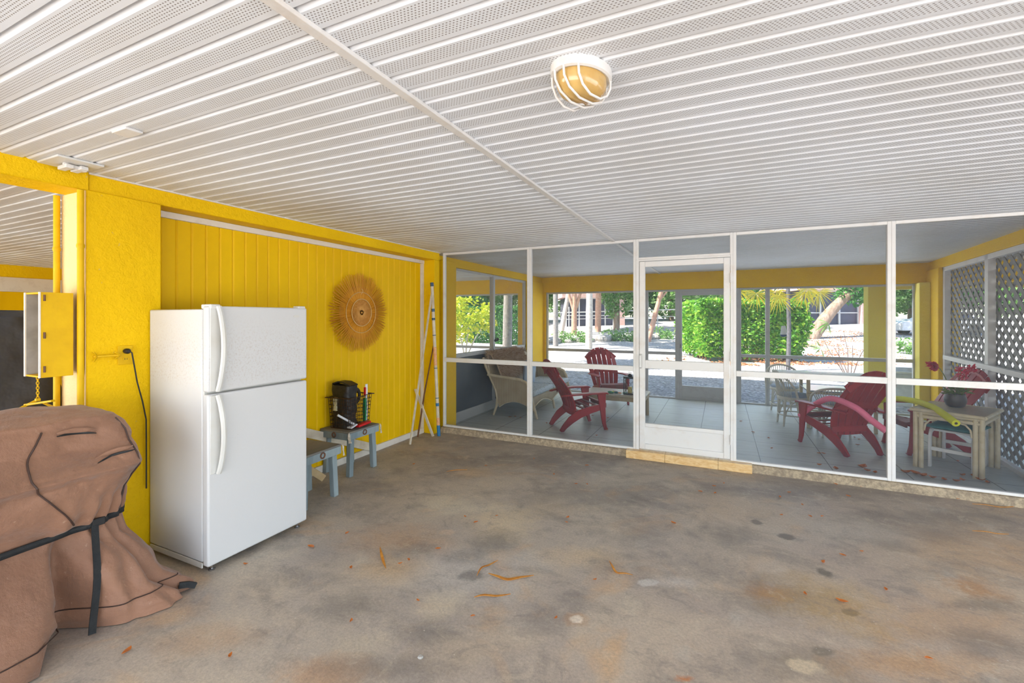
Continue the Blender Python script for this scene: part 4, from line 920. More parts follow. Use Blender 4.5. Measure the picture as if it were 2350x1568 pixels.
# ---------------------------------------------------------------- porch furniture
def adirondack():
    t_ = thing('adirondack_chair', '', 'chair', (0, 0, 0), 0, 'red slatted garden chairs on the porch')
    for sx in (-1, 1):
        MB().sweep([(sx*.265, .36, .0), (sx*.268, .35, .012), (sx*.27, .325, .1), (sx*.275, .30, .32), (sx*.285, .28, .52)], [.075, .045, .055, .085, .13], [.03]*5).build('leg', 'red', t_, bevel=.005)
        MB().sweep([(sx*.262, .30, .33), (sx*.258, .12, .29), (sx*.25, -.04, .24), (sx*.235, -.16, .16), (sx*.222, -.25, .07), (sx*.212, -.30, .0)], [.08, .10, .115, .105, .075, .06], [.03]*6).build('leg', 'red', t_, bevel=.005)
        MB().sweep([(sx*.295, .37, .518), (sx*.30, .33, .530), (sx*.31, .1, .532), (sx*.29, -.12, .522), (sx*.25, -.26, .51), (sx*.22, -.30, .50)], [.022]*6, [.06, .10, .11, .10, .07, .05]).build('armrest', 'red', t_, bevel=.006)
    b = MB()
    for k in range(5):
        y = .33-k*.095; z = .375-k*.024-(.01 if k in (1, 2) else 0)
        b.bar((-.255, y, z), (.255, y, z), .085, .016, up=(0, .25, 1))
    b.bar((-.25, .365, .34), (.25, .365, .34), .02, .06)
    b.build('seat', 'seatgrey', t_, bevel=.004)
    b = MB(); n = 12
    def bk(x, u):                                              # back surface: x across (-1..1), u up
        hw = .215+.085*math.sin(u*math.pi*.62); top = 1.0-.16*abs(x)**2.2
        z = .20+(top-.20)*u; y = -.10-.34*u**1.15+.05*math.sin(u*math.pi)-.0+.03*(x*x)
        return Vector((x*hw, y, z))
    for k in range(6):
        xa, xb = -1+k/3+.026, -1+(k+1)/3-.026
        g = []
        for i in range(n):
            u = i/(n-1); a, c = bk(xa, u), bk(xb, u)
            for p in (a, c): g.append(p+Vector((0, .009, 0)))
            for p in (c, a): g.append(p-Vector((0, .009, 0)))
        fs = [(4*i+j, 4*i+(j+1) % 4, 4*i+4+(j+1) % 4, 4*i+4+j) for i in range(n-1) for j in range(4)]+[(0, 1, 2, 3), (4*n-4, 4*n-3, 4*n-2, 4*n-1)]
        b.add(g, fs)
    b.build('backrest', 'red', t_, bevel=.003)
    for u in (.10, .47, .90):
        MB().sweep([bk(-.98+i*1.96/8, u)-Vector((0, .016, 0)) for i in range(9)], [.07 if u < .9 else .10]*9, [.018]*9, side=(0, 1, 0)).build('back_rail', 'red', t_, bevel=.003)
    return t_
ad = adirondack()
ad.location = (-1.93, 6.31, ZF); ad.rotation_euler = (0, 0, R(40-90))
ad['label'] = 'red slatted garden chair seen from the side beside the wicker sofa, nearest the left screen'
dup(ad, (-1.955, 8.45, ZF), R(-56-90), 'red slatted garden chair facing the camera behind the low coffee table')
dup(ad, (1.33, 6.62, ZF), R(122-90), 'red slatted garden chair seen from behind with the pink foam noodle across its arm')
dup(ad, (2.27, 6.97, ZF), R(190-90), 'dark red garden chair behind the flower pot at the lattice corner')
# wicker sofa, facing +x, long side along y
t_ = thing('wicker_sofa', 'cream wicker sofa with rolled arms and floral seat cushion standing by the left half wall', 'sofa', (-3.37, 6.52, ZF), 0)
Ls = 1.84
def endpanel(y, nm):
    poly = [(.10, .14), (.05, .30), (.03, .42), (-.06, .62), (-.10, .66), (.10, .62), (.32, .60), (.48, .585), (.58, .54), (.62, .46), (.66, .30), (.72, .14), (.66, .13), (.58, .20), (.42, .245), (.28, .235), (.17, .19)]
    MB().prism(poly, 'y', y-.015, y+.015).build('arm_panel', 'wicker', t_)
    b = MB(); b.tube([(-.12, y, .655), (.10, y, .632), (.32, y, .615), (.48, y, .60), (.585, y, .555), (.635, y, .46), (.67, y, .30), (.72, y, .14), (.76, y, .0)], [.022]*8+[.018], 10)
    b.build('arm_rim', 'cane', t_)
    MB().tube([(-.20, y, .93), (-.15, y, .78), (-.06, y, .60), (.04, y, .40), (.06, y, .28), (.05, y, .16), (-.01, y, .0)], [.022, .022, .022, .022, .022, .021, .018], 10).build('leg', 'cane', t_)
    MB().tube([(.10, y, .14), (.20, y, .21), (.34, y, .25), (.48, y, .24), (.60, y, .19), (.70, y, .13)], .009, 8).build('arch_rim', 'cane', t_)
endpanel(0, 'near'); endpanel(Ls, 'far')
def backf(u, v):
    y = Ls*u; e = abs(2*u-1); topz = .93-.03*math.cos(u*math.pi*2)-.22*max(0, e-.86)/.14; z = .30+(topz-.30)*v
    x = .04-(z-.35)*.42 if z > .4 else .04
    return Vector((max(x, -.205)+.03*math.sin(v*3), y, z))
b = MB(); b.grid(backf, 40, 14); b.build('back_panel', 'wicker', t_, solid=.03)
b = MB(); b.tube([backf(i/30, 1) for i in range(31)], .02, 10); b.build('back_rim', 'cane', t_)
def front(u, v):
    y = Ls*u; lo = .13+.10*math.sin(math.pi*((u*2) % 1)); return Vector((.66, y, lo+(.33-lo)*v))
b = MB(); b.grid(front, 60, 4); b.build('front_apron', 'wicker', t_, solid=.02)
b = MB(); b.tube([front(i/60, 0)+Vector((.01, 0, 0)) for i in range(61)], .009, 8); b.build('front_rim', 'cane', t_)
MB().tube([(.69, Ls/2, .15), (.72, Ls/2, .0)], .02, 10).build('leg', 'cane', t_)
MB().box(.04, .66, .02, Ls-.02, .30, .335).build('seat_deck', 'wicker', t_)
for k in range(2): MB().box(.08, .70, .04+k*(Ls/2-.02), Ls/2-.0+k*(Ls/2-.04), .337, .43).build('seat_cushion', 'floral', t_, bevel=.03, seg=3)
def cushion(name, mat, c, w, h, tk, rot, label, cat='cushion'):
    b = MB()
    def f(u, v):
        a, e = 2*u-1, 2*v-1
        return a, e
    vs = []; n = 14
    for s_ in (1, -1):
        for j in range(n):
            for i in range(n):
                a, e = 2*i/(n-1)-1, 2*j/(n-1)-1; bul = ((1-a**4)*(1-e**4))**.5
                vs.append(Vector((a*w/2*(1-.06*(1-abs(e))*abs(a)), e*h/2*(1-.06*(1-abs(a))*abs(e)), s_*(tk/2*bul+.004))))
    fs = [(s_*n*n+j*n+i, s_*n*n+j*n+i+1, s_*n*n+(j+1)*n+i+1, s_*n*n+(j+1)*n+i) for s_ in (0, 1) for j in range(n-1) for i in range(n-1)]
    edge = [i for i in range(n)]+[j*n+n-1 for j in range(1, n)]+[(n-1)*n+i for i in range(n-2, -1, -1)]+[j*n for j in range(n-2, 0, -1)]
    fs += [(edge[k], edge[(k+1) % len(edge)], edge[(k+1) % len(edge)]+n*n, edge[k]+n*n) for k in range(len(edge))]
    b.add(vs, fs); q = b.build(name, mat, smooth=60); q.location = c; q.rotation_euler = rot
    return tag(q, label, cat)
cushion('scatter_cushion', 'bluecush', (-3.13, 7.45, ZF+.60), .42, .40, .13, (R(90), R(12), R(90)), 'pale blue-grey cushion propped upright on the wicker sofa seat')
# shaggy throw over the sofa back
t_ = thing('shaggy_throw', 'shaggy tan and white fur throw draped over the near end of the wicker sofa back', 'throw', (-3.29, 6.60, ZF))
def thr(u, v):
    y = 1.25*u-.03; s_ = v*2-1                                      # over the top: back side to front side
    if s_ < 0: z = 1.0-.22*(-s_); x = -.235+.42*.22*(-s_)*.9-.03
    else: z = 1.0-.40*s_; x = -.165+.42*.40*s_+.04
    x = x*abs(s_)**.3+(-.20)*(1-abs(s_)**.3) if abs(s_) < .3 else x
    return Vector((x+.015*noise.noise((y*7, z*7, 1)), y, z+.02*noise.noise((y*5, s_*3, 2))))
b = MB(); b.grid(thr, 40, 20); b.build('throw_base', 'fur', t_, solid=.02)
rr = random.Random(4); vs = []; fs = []
for k in range(15000):
    u, v = rr.random(), rr.random(); p = thr(u, v); s_ = v*2-1
    d = Vector((-.6 if s_ < 0 else .75, rr.uniform(-.5, .5), rr.uniform(-.6, .25)+.9*(1-abs(s_))**3)).normalized(); L = rr.uniform(.05, .11)
    sd = d.cross(Vector((rr.uniform(-1, 1), rr.uniform(-1, 1), rr.uniform(-1, 1)))).normalized()*.0026
    i = len(vs); q = p+d*L*.6+Vector((0, 0, 0)); e = p+d*L+Vector((rr.uniform(-.01, .01), rr.uniform(-.01, .01), -.012))
    vs += [p-sd, p+sd, q+sd*.8, q-sd*.8, e]; fs += [(i, i+1, i+2, i+3), (i+3, i+2, i+4)]
raw('long_fur', vs, fs, 'fur', t_)['kind'] = 'stuff'
tag(MB().sweep([(-3.60, 7.0, 1.14), (-3.55, 6.98, 1.16), (-3.50, 6.93, 1.17)], .05, .03).build('post_bracket', 'black', bevel=.006), 'small dark bracket fixed on the white post above the sofa', 'bracket')
# coffee table
t_ = thing('coffee_table', 'low cream woven coffee table with rounded corners in front of the wicker sofa', 'coffee table', (-2.04, 7.0, ZF))
MB().box(0, .99, 0, .62, .355, .39).build('top', 'stone_top', t_, bevel=.015)
MB().box(.015, .975, .015, .605, .29, .355).build('apron', 'wicker', t_, bevel=.01)
for xx in (.05, .94):
    for yy in (.05, .57): MB().tube([(xx, yy, .0), (xx, yy, .30)], .033, 14).build('leg', 'wicker', t_)
t_ = thing('lantern', 'black metal lantern with a cream candle standing on the coffee table', 'lantern', (-1.30, 7.17, ZF+.39))
b = MB(); w = .085
b.box(-w, w, -w, w, 0, .018); b.box(-w, w, -w, w, .25, .268); b.box(-w-.008, w+.008, -w-.008, w+.008, .268, .278)
for sx in (-1, 1):
    for sy in (-1, 1): b.box(sx*w-.006*(sx+1), sx*w+.006*(1-sx), sy*w-.006*(sy+1), sy*w+.006*(1-sy), .018, .25)
for s_ in (-1, 1):
    for a, c in ((-1, 1), (1, -1)): b.bar((a*w, s_*w, .02), (c*w, s_*w, .25), .003, .003); b.bar((s_*w, a*w, .02), (s_*w, c*w, .25), .003, .003)
b.build('lantern_frame', 'black', t_)
MB().lathe([(.03, 0), (.04, .01), (.02, .03), (.012, .045)], (0, 0, .278), 14).build('cap', 'black', t_)
MB().tube([(.03*math.cos(a), 0, .31+.03*math.sin(a)) for a in [k*math.pi/8 for k in range(16)]], .003, 6, closed=True).build('ring_handle', 'black', t_)
MB().lathe([(.034, .02), (.034, .11), (.03, .115)], (0, 0, 0), 16).build('candle', 'candle', t_)
MB().tube([(0, 0, .115), (.002, 0, .128)], .0015, 5).build('wick', 'black', t_)
t_ = thing('toy_pile', 'little heap of green and orange trinkets on the coffee table left of the lantern', 'trinkets', (-1.50, 7.15, ZF+.39))
rr = random.Random(8)
for k in range(9):
    a = (rr.uniform(-.13, .13), rr.uniform(-.05, .05), .0)
    MB().ball((a[0], a[1], .016), .02+rr.random()*.012, 10, 1.4, 1, .6).build('trinket', ('greenp', 'orange', 'greenp', 'teal', 'yellowfoam')[k % 5], t_)
# dining table with a glass top and lower shelf
t_ = thing('rattan_dining_table', 'rattan dining table with a grey-blue glass top at the far right', 'dining table', (1.42, 8.0, ZF))
MB().box(-.62, .58, -.40, .40, .735, .75).build('glass_top', 'glass_top', t_, bevel=.006)
b = MB(); b.box(-.56, .52, -.34, .34, .695, .733); b.build('top_frame', 'cane', t_, bevel=.008)
MB().box(-.30, .54, -.34, .34, .53, .545).build('shelf', 'glass_top', t_, bevel=.004)
b = MB()
for y in (-.36, .36): b.tube([(-.30, y, .515), (.54, y, .515)], .016, 8)
b.build('shelf_rail', 'cane', t_)
for xx in (-.28, .50):
    for yy in (-.33, .33): MB().tube([(xx, yy, 0), (xx, yy, .70)], .024, 12).build('leg', 'cane', t_)
for yy in (-.33, .33): MB().tube([(-.28, yy, .14), (.50, yy, .14)], .014, 8).build('stretcher', 'cane', t_)
# round rattan chairs: front is +y
def rattan(label, hb, loc, rz, cush):
    t_ = thing('rattan_chair', label, 'chair', loc, rz, 'white rattan chairs at the dining table')
    r_ = .215
    MB().lathe([(r_-.01, .38), (r_, .395), (r_, .415), (r_-.01, .43)], (0, 0, 0), 28).build('seat_ring', 'canewhite', t_)
    MB().lathe([(.20, .425), (.205, .445), (.19, .465), (.1, .472), (.01, .474)], (0, 0, 0), 28).build('seat_cushion', cush, t_)
    for a in (50, 130, 230, 310):
        x, y = math.cos(R(a)), math.sin(R(a)); MB().tube([(x*.20, y*.20, .42), (x*.215, y*.215, .2), (x*.235, y*.235, 0)], [.016, .016, .013], 10).build('leg', 'canewhite', t_)
    b = MB()
    for k in range(4):
        a, c = ((50, 130), (130, 230), (230, 310), (310, 410))[k]; A = Vector((math.cos(R(a))*.21, math.sin(R(a))*.21, .12)); C_ = Vector((math.cos(R(c))*.21, math.sin(R(c))*.21, .12))
        b.tube([A+(C_-A)*i/10+Vector((0, 0, .24*math.sin(math.pi*i/10)**.6)) for i in range(11)], .009, 8)
    b.build('arched_brace', 'canewhite', t_)
    MB().tube([(.21*math.cos(a), .21*math.sin(a), .16) for a in [k*math.pi/12 for k in range(24)]], .010, 8, closed=True).build('ring_brace', 'canewhite', t_)
    b = MB(); hoop = []
    for i in range(25):
        a = R(180+180*i/24); u = math.sin(math.pi*i/24); hoop.append(Vector((.27*math.cos(a), .235*math.sin(a)-.03, .42+hb*u**.55)))
    b.tube(hoop, .016, 10); b.build('back_hoop', 'canewhite', t_)
    b = MB()
    for i in range(3, 22):
        h_ = hoop[i]; b.tube([(h_.x*.72, h_.y*.78, .43), h_], .005, 6)
    b.build('fan_spindles', 'canewhite', t_)
    return t_
rattan('white rattan hoop-back chair with a pale cushion at the left end of the dining table', .38, (.98, 7.80, ZF), R(-80), 'bluecush')
rattan('white fan-back rattan chair tucked at the dining table behind the pink foam noodle', .24, (1.38, 7.36, ZF), R(0), 'bluecush')
rattan('white rattan chair standing on the far side of the dining table', .36, (.96, 8.72, ZF), R(190), 'bluecush')
# foam noodles
t_ = thing('foam_noodle', 'pink foam pool noodle bent over the arm of the rear-facing red chair', 'pool noodle')
def at(px, dep): d_ = (px-CXX)/CF; return Vector(((-SA+d_*CA)*dep, (CA+d_*SA)*dep, 0))
def at3(px, py, dep): v = at(px, dep); v.z = Hc+(CY-py)*dep/CF; return v
def noodle(t_, pts, mat):
    ps = arcpts(pts); b = MB(); b.tube(ps, .033, 16); b.build('foam_tube', mat, t_)
    d_ = (ps[-1]-ps[-2]).normalized(); MB().tube([ps[-1]-d_*.001, ps[-1]+d_*.002], .0125, 12).build('tube_hole', 'seam', t_)
noodle(t_, [at3(1836, 955, 5.75), at3(1862, 934, 5.6), at3(1905, 915, 5.2), at3(1960, 934, 4.92), at3(2000, 965, 4.78), at3(2034, 990, 4.68)], 'pink')
t_ = thing('foam_noodle', 'yellow foam pool noodle reaching from the red chair over the side table', 'pool noodle')
noodle(t_, [at3(1921, 943, 5.5), at3(1975, 930, 5.7), at3(2040, 916, 5.55), at3(2090, 919, 5.15), at3(2140, 935, 4.75), at3(2175, 958, 4.45), at3(2194, 972, 4.32)], 'yellowfoam')
# side table with nested stool
Rz = R(-31.5)
t_ = thing('rattan_side_table', 'cream rattan side table with paired pole legs, carrying the flower pot', 'side table', (2.27, 6.33, ZF), Rz)
a_, b_ = .25, .32
MB().box(-a_-.03, a_+.03, -b_-.03, b_+.03, .605, .625).build('top', 'stone_top', t_, bevel=.004)
b = MB(); 
for z in (.585, .545):
    for s_ in (-1, 1): b.tube([(-a_, s_*b_, z), (a_, s_*b_, z)], .019, 10); b.tube([(s_*a_, -b_, z), (s_*a_, b_, z)], .019, 10)
b.build('frame_rail', 'cane', t_)
b = MB(); w_ = .027
for s_ in (-1, 1): b.tube([(-a_-w_, s_*(b_+w_), .612), (a_+w_, s_*(b_+w_), .612)], .018, 10); b.tube([(s_*(a_+w_), -b_-w_, .612), (s_*(a_+w_), b_+w_, .612)], .018, 10)
b.build('edge_rail', 'cane', t_)
for sx in (-1, 1):
    for sy in (-1, 1):
        b = MB(); b.tube([(sx*a_, sy*(b_), 0), (sx*a_, sy*b_, .6)], .022, 12); b.tube([(sx*(a_-.045), sy*(b_+.0), 0), (sx*(a_-.045), sy*b_, .6)], .022, 12); b.build('leg', 'cane', t_)
        MB().tube([(sx*(a_-.07), sy*b_, .40), (sx*(a_-.08), sy*b_, .47), (sx*(a_-.115), sy*b_, .515), (sx*(a_-.17), sy*b_, .53)], .009, 8).build('corner_brace', 'cane', t_)
        MB().tube([(sx*a_, sy*(b_-.03), .40), (sx*a_, sy*(b_-.05), .47), (sx*a_, sy*(b_-.09), .515), (sx*a_, sy*(b_-.15), .53)], .009, 8).build('corner_brace', 'cane', t_)
t_ = thing('nested_stool', 'low white stool with arched legs nested under the rattan side table', 'stool', (2.30, 6.38, ZF), Rz)
c, d = .165, .25
for s_ in (-1, 1):
    MB().sweep([(s_*c, -d, 0), (s_*c, -d, .32), (s_*c, -d+.04, .375), (s_*c, -d+.1, .395), (s_*c, d-.1, .395), (s_*c, d-.04, .375), (s_*c, d, .32), (s_*c, d, 0)], .05, .022, side=(1, 0, 0)).build('arched_legs', 'white', t_, bevel=.003)
b = MB(); b.box(-c, c, -d-.01, -d+.015, .18, .215); b.box(-c, c, d-.015, d+.01, .18, .215); b.box(-c, c, -d+.1, -d+.13, .37, .39); b.box(-c, c, d-.13, d-.1, .37, .39); b.build('cross_rail', 'white', t_)
q = cushion('seat_pad', 'teal', (2.30, 6.38, ZF+.427), .42, .50, .05, (0, 0, Rz), 'teal cushion lying on the low white stool under the side table')
t_ = thing('flower_pot', 'dark round pot of red and pink blooms on the rattan side table', 'potted plant', (2.305, 6.45, ZF+.625))
MB().lathe([(.05, 0), (.075, .015), (.092, .06), (.092, .10), (.08, .135), (.082, .145), (.074, .145), (.07, .12), (.01, .118)], (0, 0, 0), 26).build('pot', 'pot', t_)
rr = random.Random(5); vs = []; fs = []
def leafquad(vs, fs, p, d, L, w, rr, fold=.25):
    d = d.normalized(); sd = d.cross(Vector((rr.uniform(-1, 1), rr.uniform(-1, 1), rr.uniform(-.3, 1)))).normalized(); up = sd.cross(d)
    i = len(vs); m_ = p+d*L*.5; vs += [p, m_+sd*w/2+up*w*fold, p+d*L, m_-sd*w/2+up*w*fold]; fs += [(i, i+1, i+2), (i, i+2, i+3)]
for k in range(170):
    a = rr.uniform(0, 6.28); r_ = rr.uniform(0, .09); p = Vector((r_*math.cos(a), r_*math.sin(a), .13+rr.uniform(0, .10)))
    leafquad(vs, fs, p, Vector((math.cos(a), math.sin(a), rr.uniform(-.3, 1.2))), rr.uniform(.03, .07), .022, rr)
raw('foliage', vs, fs, 'plantgreen', t_)
def stem(pts): b = MB(); b.tube(pts, .004, 6); b.build('stem', 'plantgreen', t_)
rx = Vector((CA, SA, 0))
def bloom(c, n, r_, seed, drop=0, d0=None):
    rr = random.Random(seed); vs = []; fs = []
    for k in range(n):
        d = Vector((rr.gauss(0, 1), rr.gauss(0, 1), rr.gauss(0, 1)+.3)); 
        if d0: d = d.normalized()*.7+d0*1.1
        leafquad(vs, fs, Vector(c)+d.normalized()*r_*rr.uniform(.0, .5), d, r_*rr.uniform(.5, 1.0), r_*.38, rr)
    raw('bloom', vs, fs, 'petal', t_)
A = -rx*.03; 
stem([A+Vector((0, 0, .13)), A-rx*.06+Vector((0, 0, .28)), A-rx*.10+Vector((0, 0, .36)), A-rx*.14+Vector((0, 0, .42))])
bloom(A-rx*.15+Vector((0, 0, .435)), 70, .075, 1, d0=-rx); bloom(A-rx*.205+Vector((0, 0, .46)), 46, .06, 2, d0=-rx)
stem([Vector((0, 0, .13)), rx*.04+Vector((0, 0, .3)), rx*.07+Vector((0, 0, .40))]); stem([Vector((0, 0, .13)), rx*.07+Vector((0, 0, .28)), rx*.13+Vector((0, 0, .38))])
for k, (a, z, r_) in enumerate(((.05, .40, .045), (.09, .37, .05), (.14, .40, .06), (.18, .415, .05), (.06, .33, .035), (.10, .31, .035), (.05, .29, .03), (.12, .15, .03))):
    bloom(rx*a+Vector((0, 0, z)), 26, r_, 10+k)

# ---------------------------------------------------------------- outside
def zg(x, y):
    z = -.14
    if y > 25: z += min((y-25)*.068, 1.5)
    return z+.03*noise.noise((x*.4, y*.4, 0))
b = MB()
b.grid(lambda u, v: Vector((-75+150*u, -45+175*v, zg(-75+150*u, -45+175*v) if not (-12 < -75+150*u < 7 and -5 < -45+175*v < 10.2) else -.25)), 150, 150)
struct(b.build('ground_gravel', 'gravel', smooth=60))
def cloud(n, samp, size, seed, mat, name, par=None, w=.6):
    rr = random.Random(seed); vs = []; fs = []
    for k in range(n):
        p = samp(rr); L = size*rr.uniform(.6, 1.3)
        d = Vector((rr.gauss(0, 1), rr.gauss(0, 1), rr.gauss(0, .8)-.1)); leafquad(vs, fs, p, d, L, L*w, rr)
    return raw(name, vs, fs, mat, par)
# clipped hedge block
t_ = thing('clipped_hedge', 'large clipped green hedge in sunlight beyond the porch screen door', 'hedge', (.55, 20.6, -.16), R(20))
rot = Matrix.Rotation(R(0), 3, 'Z')
hw, hd, hh = 1.95, 1.9, 2.3
def hs(rr):
    f = rr.random(); p = Vector((rr.uniform(-hw, hw), rr.uniform(-hd, hd), .2+rr.random()**.8*(hh-.2)))
    dep_ = rr.uniform(0, .35)
    k = rr.random()
    if k < .30: p.y = -hd+dep_
    elif k < .58: p.x = -hw+dep_
    elif k < .70: p.x = hw-dep_
    elif k < .90: p.z = hh-dep_*.8
    else: p.y = hd-dep_
    # rounded, uneven corners
    q = Vector((p.x/hw, p.y/hd, 0)); l = (abs(q.x)**6+abs(q.y)**6)**(1/6); 
    if l > .9: p.x *= .96; p.y *= .96
    s_ = 1+.10*noise.noise(p*1.1)-.10*max(0, .7-p.z)
    return Vector((p.x*s_, p.y*s_, p.z*(1+.05*noise.noise(p*.9))))
cloud(26000, hs, .15, 1, 'hedge', 'foliage', t_)
b = MB(); rr = random.Random(2)
for k in range(40):
    x, y = rr.uniform(-hw*.85, hw*.85), rr.uniform(-hd*.85, hd*.85); b.tube([(x, y, 0), (x+rr.uniform(-.2, .2), y+rr.uniform(-.2, .2), 1.0), (x*1.05, y*1.05, 2.1)], [.03, .022, .008], 6)
b.build('woody_stems', 'darkwood', t_)
def trunk(pts, r_, mat, par, name='trunk', n=12): 
    ps = arcpts(pts, 18); m = len(ps)
    rs = [r_[0]+(r_[1]-r_[0])*i/(m-1) for i in range(m)]
    rs = [q*(1+.10*noise.noise(p*2.3)) for q, p in zip(rs, ps)]
    b = MB(); b.tube(ps, rs, n); return b.build(name, mat, par, smooth=60)
def base(px, dep): v = at(px, dep); v.z = zg(v.x, v.y)-.05; return v
def crown(par, c, r_, n, size, seed, mat, name='foliage', holes=1.0):
    def f(rr):
        while True:
            p = Vector((rr.uniform(-1, 1), rr.uniform(-1, 1), rr.uniform(-1, 1)))
            if p.length > 1: continue
            q = Vector((p.x*r_[0], p.y*r_[1], p.z*r_[2]))
            if noise.noise((q+Vector(c))*.9)*holes > .12-.35*rr.random(): return q+Vector(c)
    return cloud(n, f, size, seed, mat, name, par)
def tree(label, px, dep, h, r0, r1, lean, bark, crown_=None, forks=(), nm='tree', cat='tree'):
    B_ = base(px, dep); t_ = thing(nm, label, cat, B_)
    lv = rx*lean[0]+Vector((-SA, CA, 0))*lean[1]
    trunk([Vector((0, 0, 0)), lv*.35+Vector((0, 0, h*.35)), lv*.7+Vector((0, 0, h*.7)), lv+Vector((0, 0, h))], (r0, r1), bark, t_)
    for f0, dx, dz, rr_ in forks:
        A = lv*f0+Vector((0, 0, h*f0)); trunk([A, A+rx*dx*.5+Vector((0, 0, dz*.45)), A+rx*dx+Vector((0, 0, dz))], (rr_, rr_*.5), bark, t_, 'branch', 8)
    if crown_:
        c, r_, n, size, mat = crown_; crown(t_, c, r_, n, size, int(px), mat)
    return t_
FAN = ((0, 0, 5.6), (1.8, 1.8, 1.2), 1500, .35, 'foliage')
tree('grey ringed palm trunk seen through the neighbouring porch opening, behind the sofa', 1163, 15.5, 5.6, .17, .13, (.1, 0), 'bark', FAN, nm='palm_tree', cat='palm tree')
tree('slim grey palm trunk just right of the far left yellow column', 1275, 26, 6.5, .16, .12, (0, 0), 'bark', ((0, 0, 6.8), (2, 2, 1), 1200, .4, 'foliage'), nm='palm_tree', cat='palm tree')
tree('slender pale trunk leaning right behind the grey palm', 1287, 33, 6, .20, .12, (1.1, 0), 'palebark', ((1, 0, 6.5), (2.5, 2.5, 1.6), 2200, .3, 'foliage'))
tree('reddish forked tree left of the white palm trunk', 1317, 32, 3.0, .22, .16, (.05, 0), 'redbark', ((0, 0, 7), (3, 3, 1.8), 2200, .3, 'foliage'), ((.55, .9, 3.2, .14), (.55, -.9, 3.4, .13)))
tree('straight brilliant white palm trunk', 1351, 24, 7, .19, .15, (.1, 0), 'palebark', ((0, 0, 7.2), (2, 2, 1), 1200, .4, 'foliage'), nm='palm_tree', cat='palm tree')
tree('pinkish tree trunk right of the white palm', 1372, 34, 6, .24, .2, (.1, 0), 'redbark', ((0, 0, 6.4), (3, 3, 2), 2600, .3, 'foliage'))
tree('red-barked tree leaning right, seen through the screen door', 1487, 27, 5, .16, .11, (1.3, 0), 'redbark', ((1, 0, 5.6), (2.6, 2.6, 1.6), 2600, .28, 'foliage'), ((.5, 1.3, 1.8, .07),))
tree('vine-covered trunk half way along the back fence', 1415, 35, 5, .25, .2, (0, 0), 'roughbark', ((0, 0, 3.4), (1.5, 1, 2.6), 2600, .26, 'foliage'))
tree('bright leafy tree behind the hedge top', 1655, 33, 4.5, .2, .12, (0, 0), 'roughbark', ((0, 0, 4.3), (4.5, 2, 2.2), 4200, .3, 'foliage'))
# leaning thick tree
B_ = base(1862, 26.5); t_ = thing('leaning_tree', 'thick ridged trunk leaning strongly to the right beyond the hedge', 'tree', B_)
trunk([(0, 0, -.05), rx*.55+Vector((0, 0, .85)), rx*1.25+Vector((0, 0, 1.75)), rx*2.0+Vector((0, 0, 2.5)), rx*3.2+Vector((0, 0, 3.6))], (.36, .24), 'roughbark', t_, n=14)
for dx in (-.5, .4, -.2): trunk([(0, 0, .3), rx*dx+Vector((0, 0, -.02))], (.15, .08), 'roughbark', t_, 'root', 8)
crown(t_, rx*2.9+Vector((0, 0, 2.9)), (1.6, 1.4, .9), 900, .26, 77, 'darkfol'); crown(t_, rx*3.4+Vector((0, 0, 4.4)), (2.6, 2.6, 1.2), 1500, .3, 78, 'darkfol', 'upper_foliage')
# near thin palm with hanging yellow fronds
B_ = base(1808, 14.2); t_ = thing('fan_palm', 'thin grey palm trunk with hanging yellow fan fronds in front of the hedge', 'palm tree', B_)
trunk([(0, 0, 0), (.03, 0, 1.3), (0, 0, 2.8)], (.065, .055), 'shadebark', t_)
rr = random.Random(9)
for k, (lx, ly, hz_) in enumerate(((-.35, -.1, 2.52), (-.95, .1, 2.62), (.45, -.1, 2.60), (1.05, .1, 2.66), (-.1, .5, 2.7), (.3, -.5, 2.75), (-1.4, .3, 2.72))):
    hub = rx*lx+Vector((-SA, CA, 0))*ly+Vector((0, 0, hz_-.1)); tilt = lx*.5
    b = MB(); b.tube([(0, 0, 2.75), rx*lx*.5+Vector((0, 0, hz_+.12)), hub], .010, 6)
    vs, fs = [], []
    for j in range(24):
        q = R(-105+j*210/23)+tilt*.5; dn = (rx*math.sin(q)+Vector((0, 0, -math.cos(q)))+Vector((-SA, CA, 0))*rr.uniform(-.25, .25)).normalized()
        L = rr.uniform(.42, .72)*(1-.25*abs(q)/2); sd = dn.cross(Vector((-SA, CA, 0))).normalized()*.017; i = len(vs)
        vs += [hub, hub+dn*L*.5+sd, hub+dn*L+Vector((0, 0, -.05)), hub+dn*L*.5-sd]; fs += [(i, i+1, i+2, i+3)]
    b.build('frond_stalk', 'palmyel', t_); raw('fan_frond', vs, fs, 'palmyel', t_)
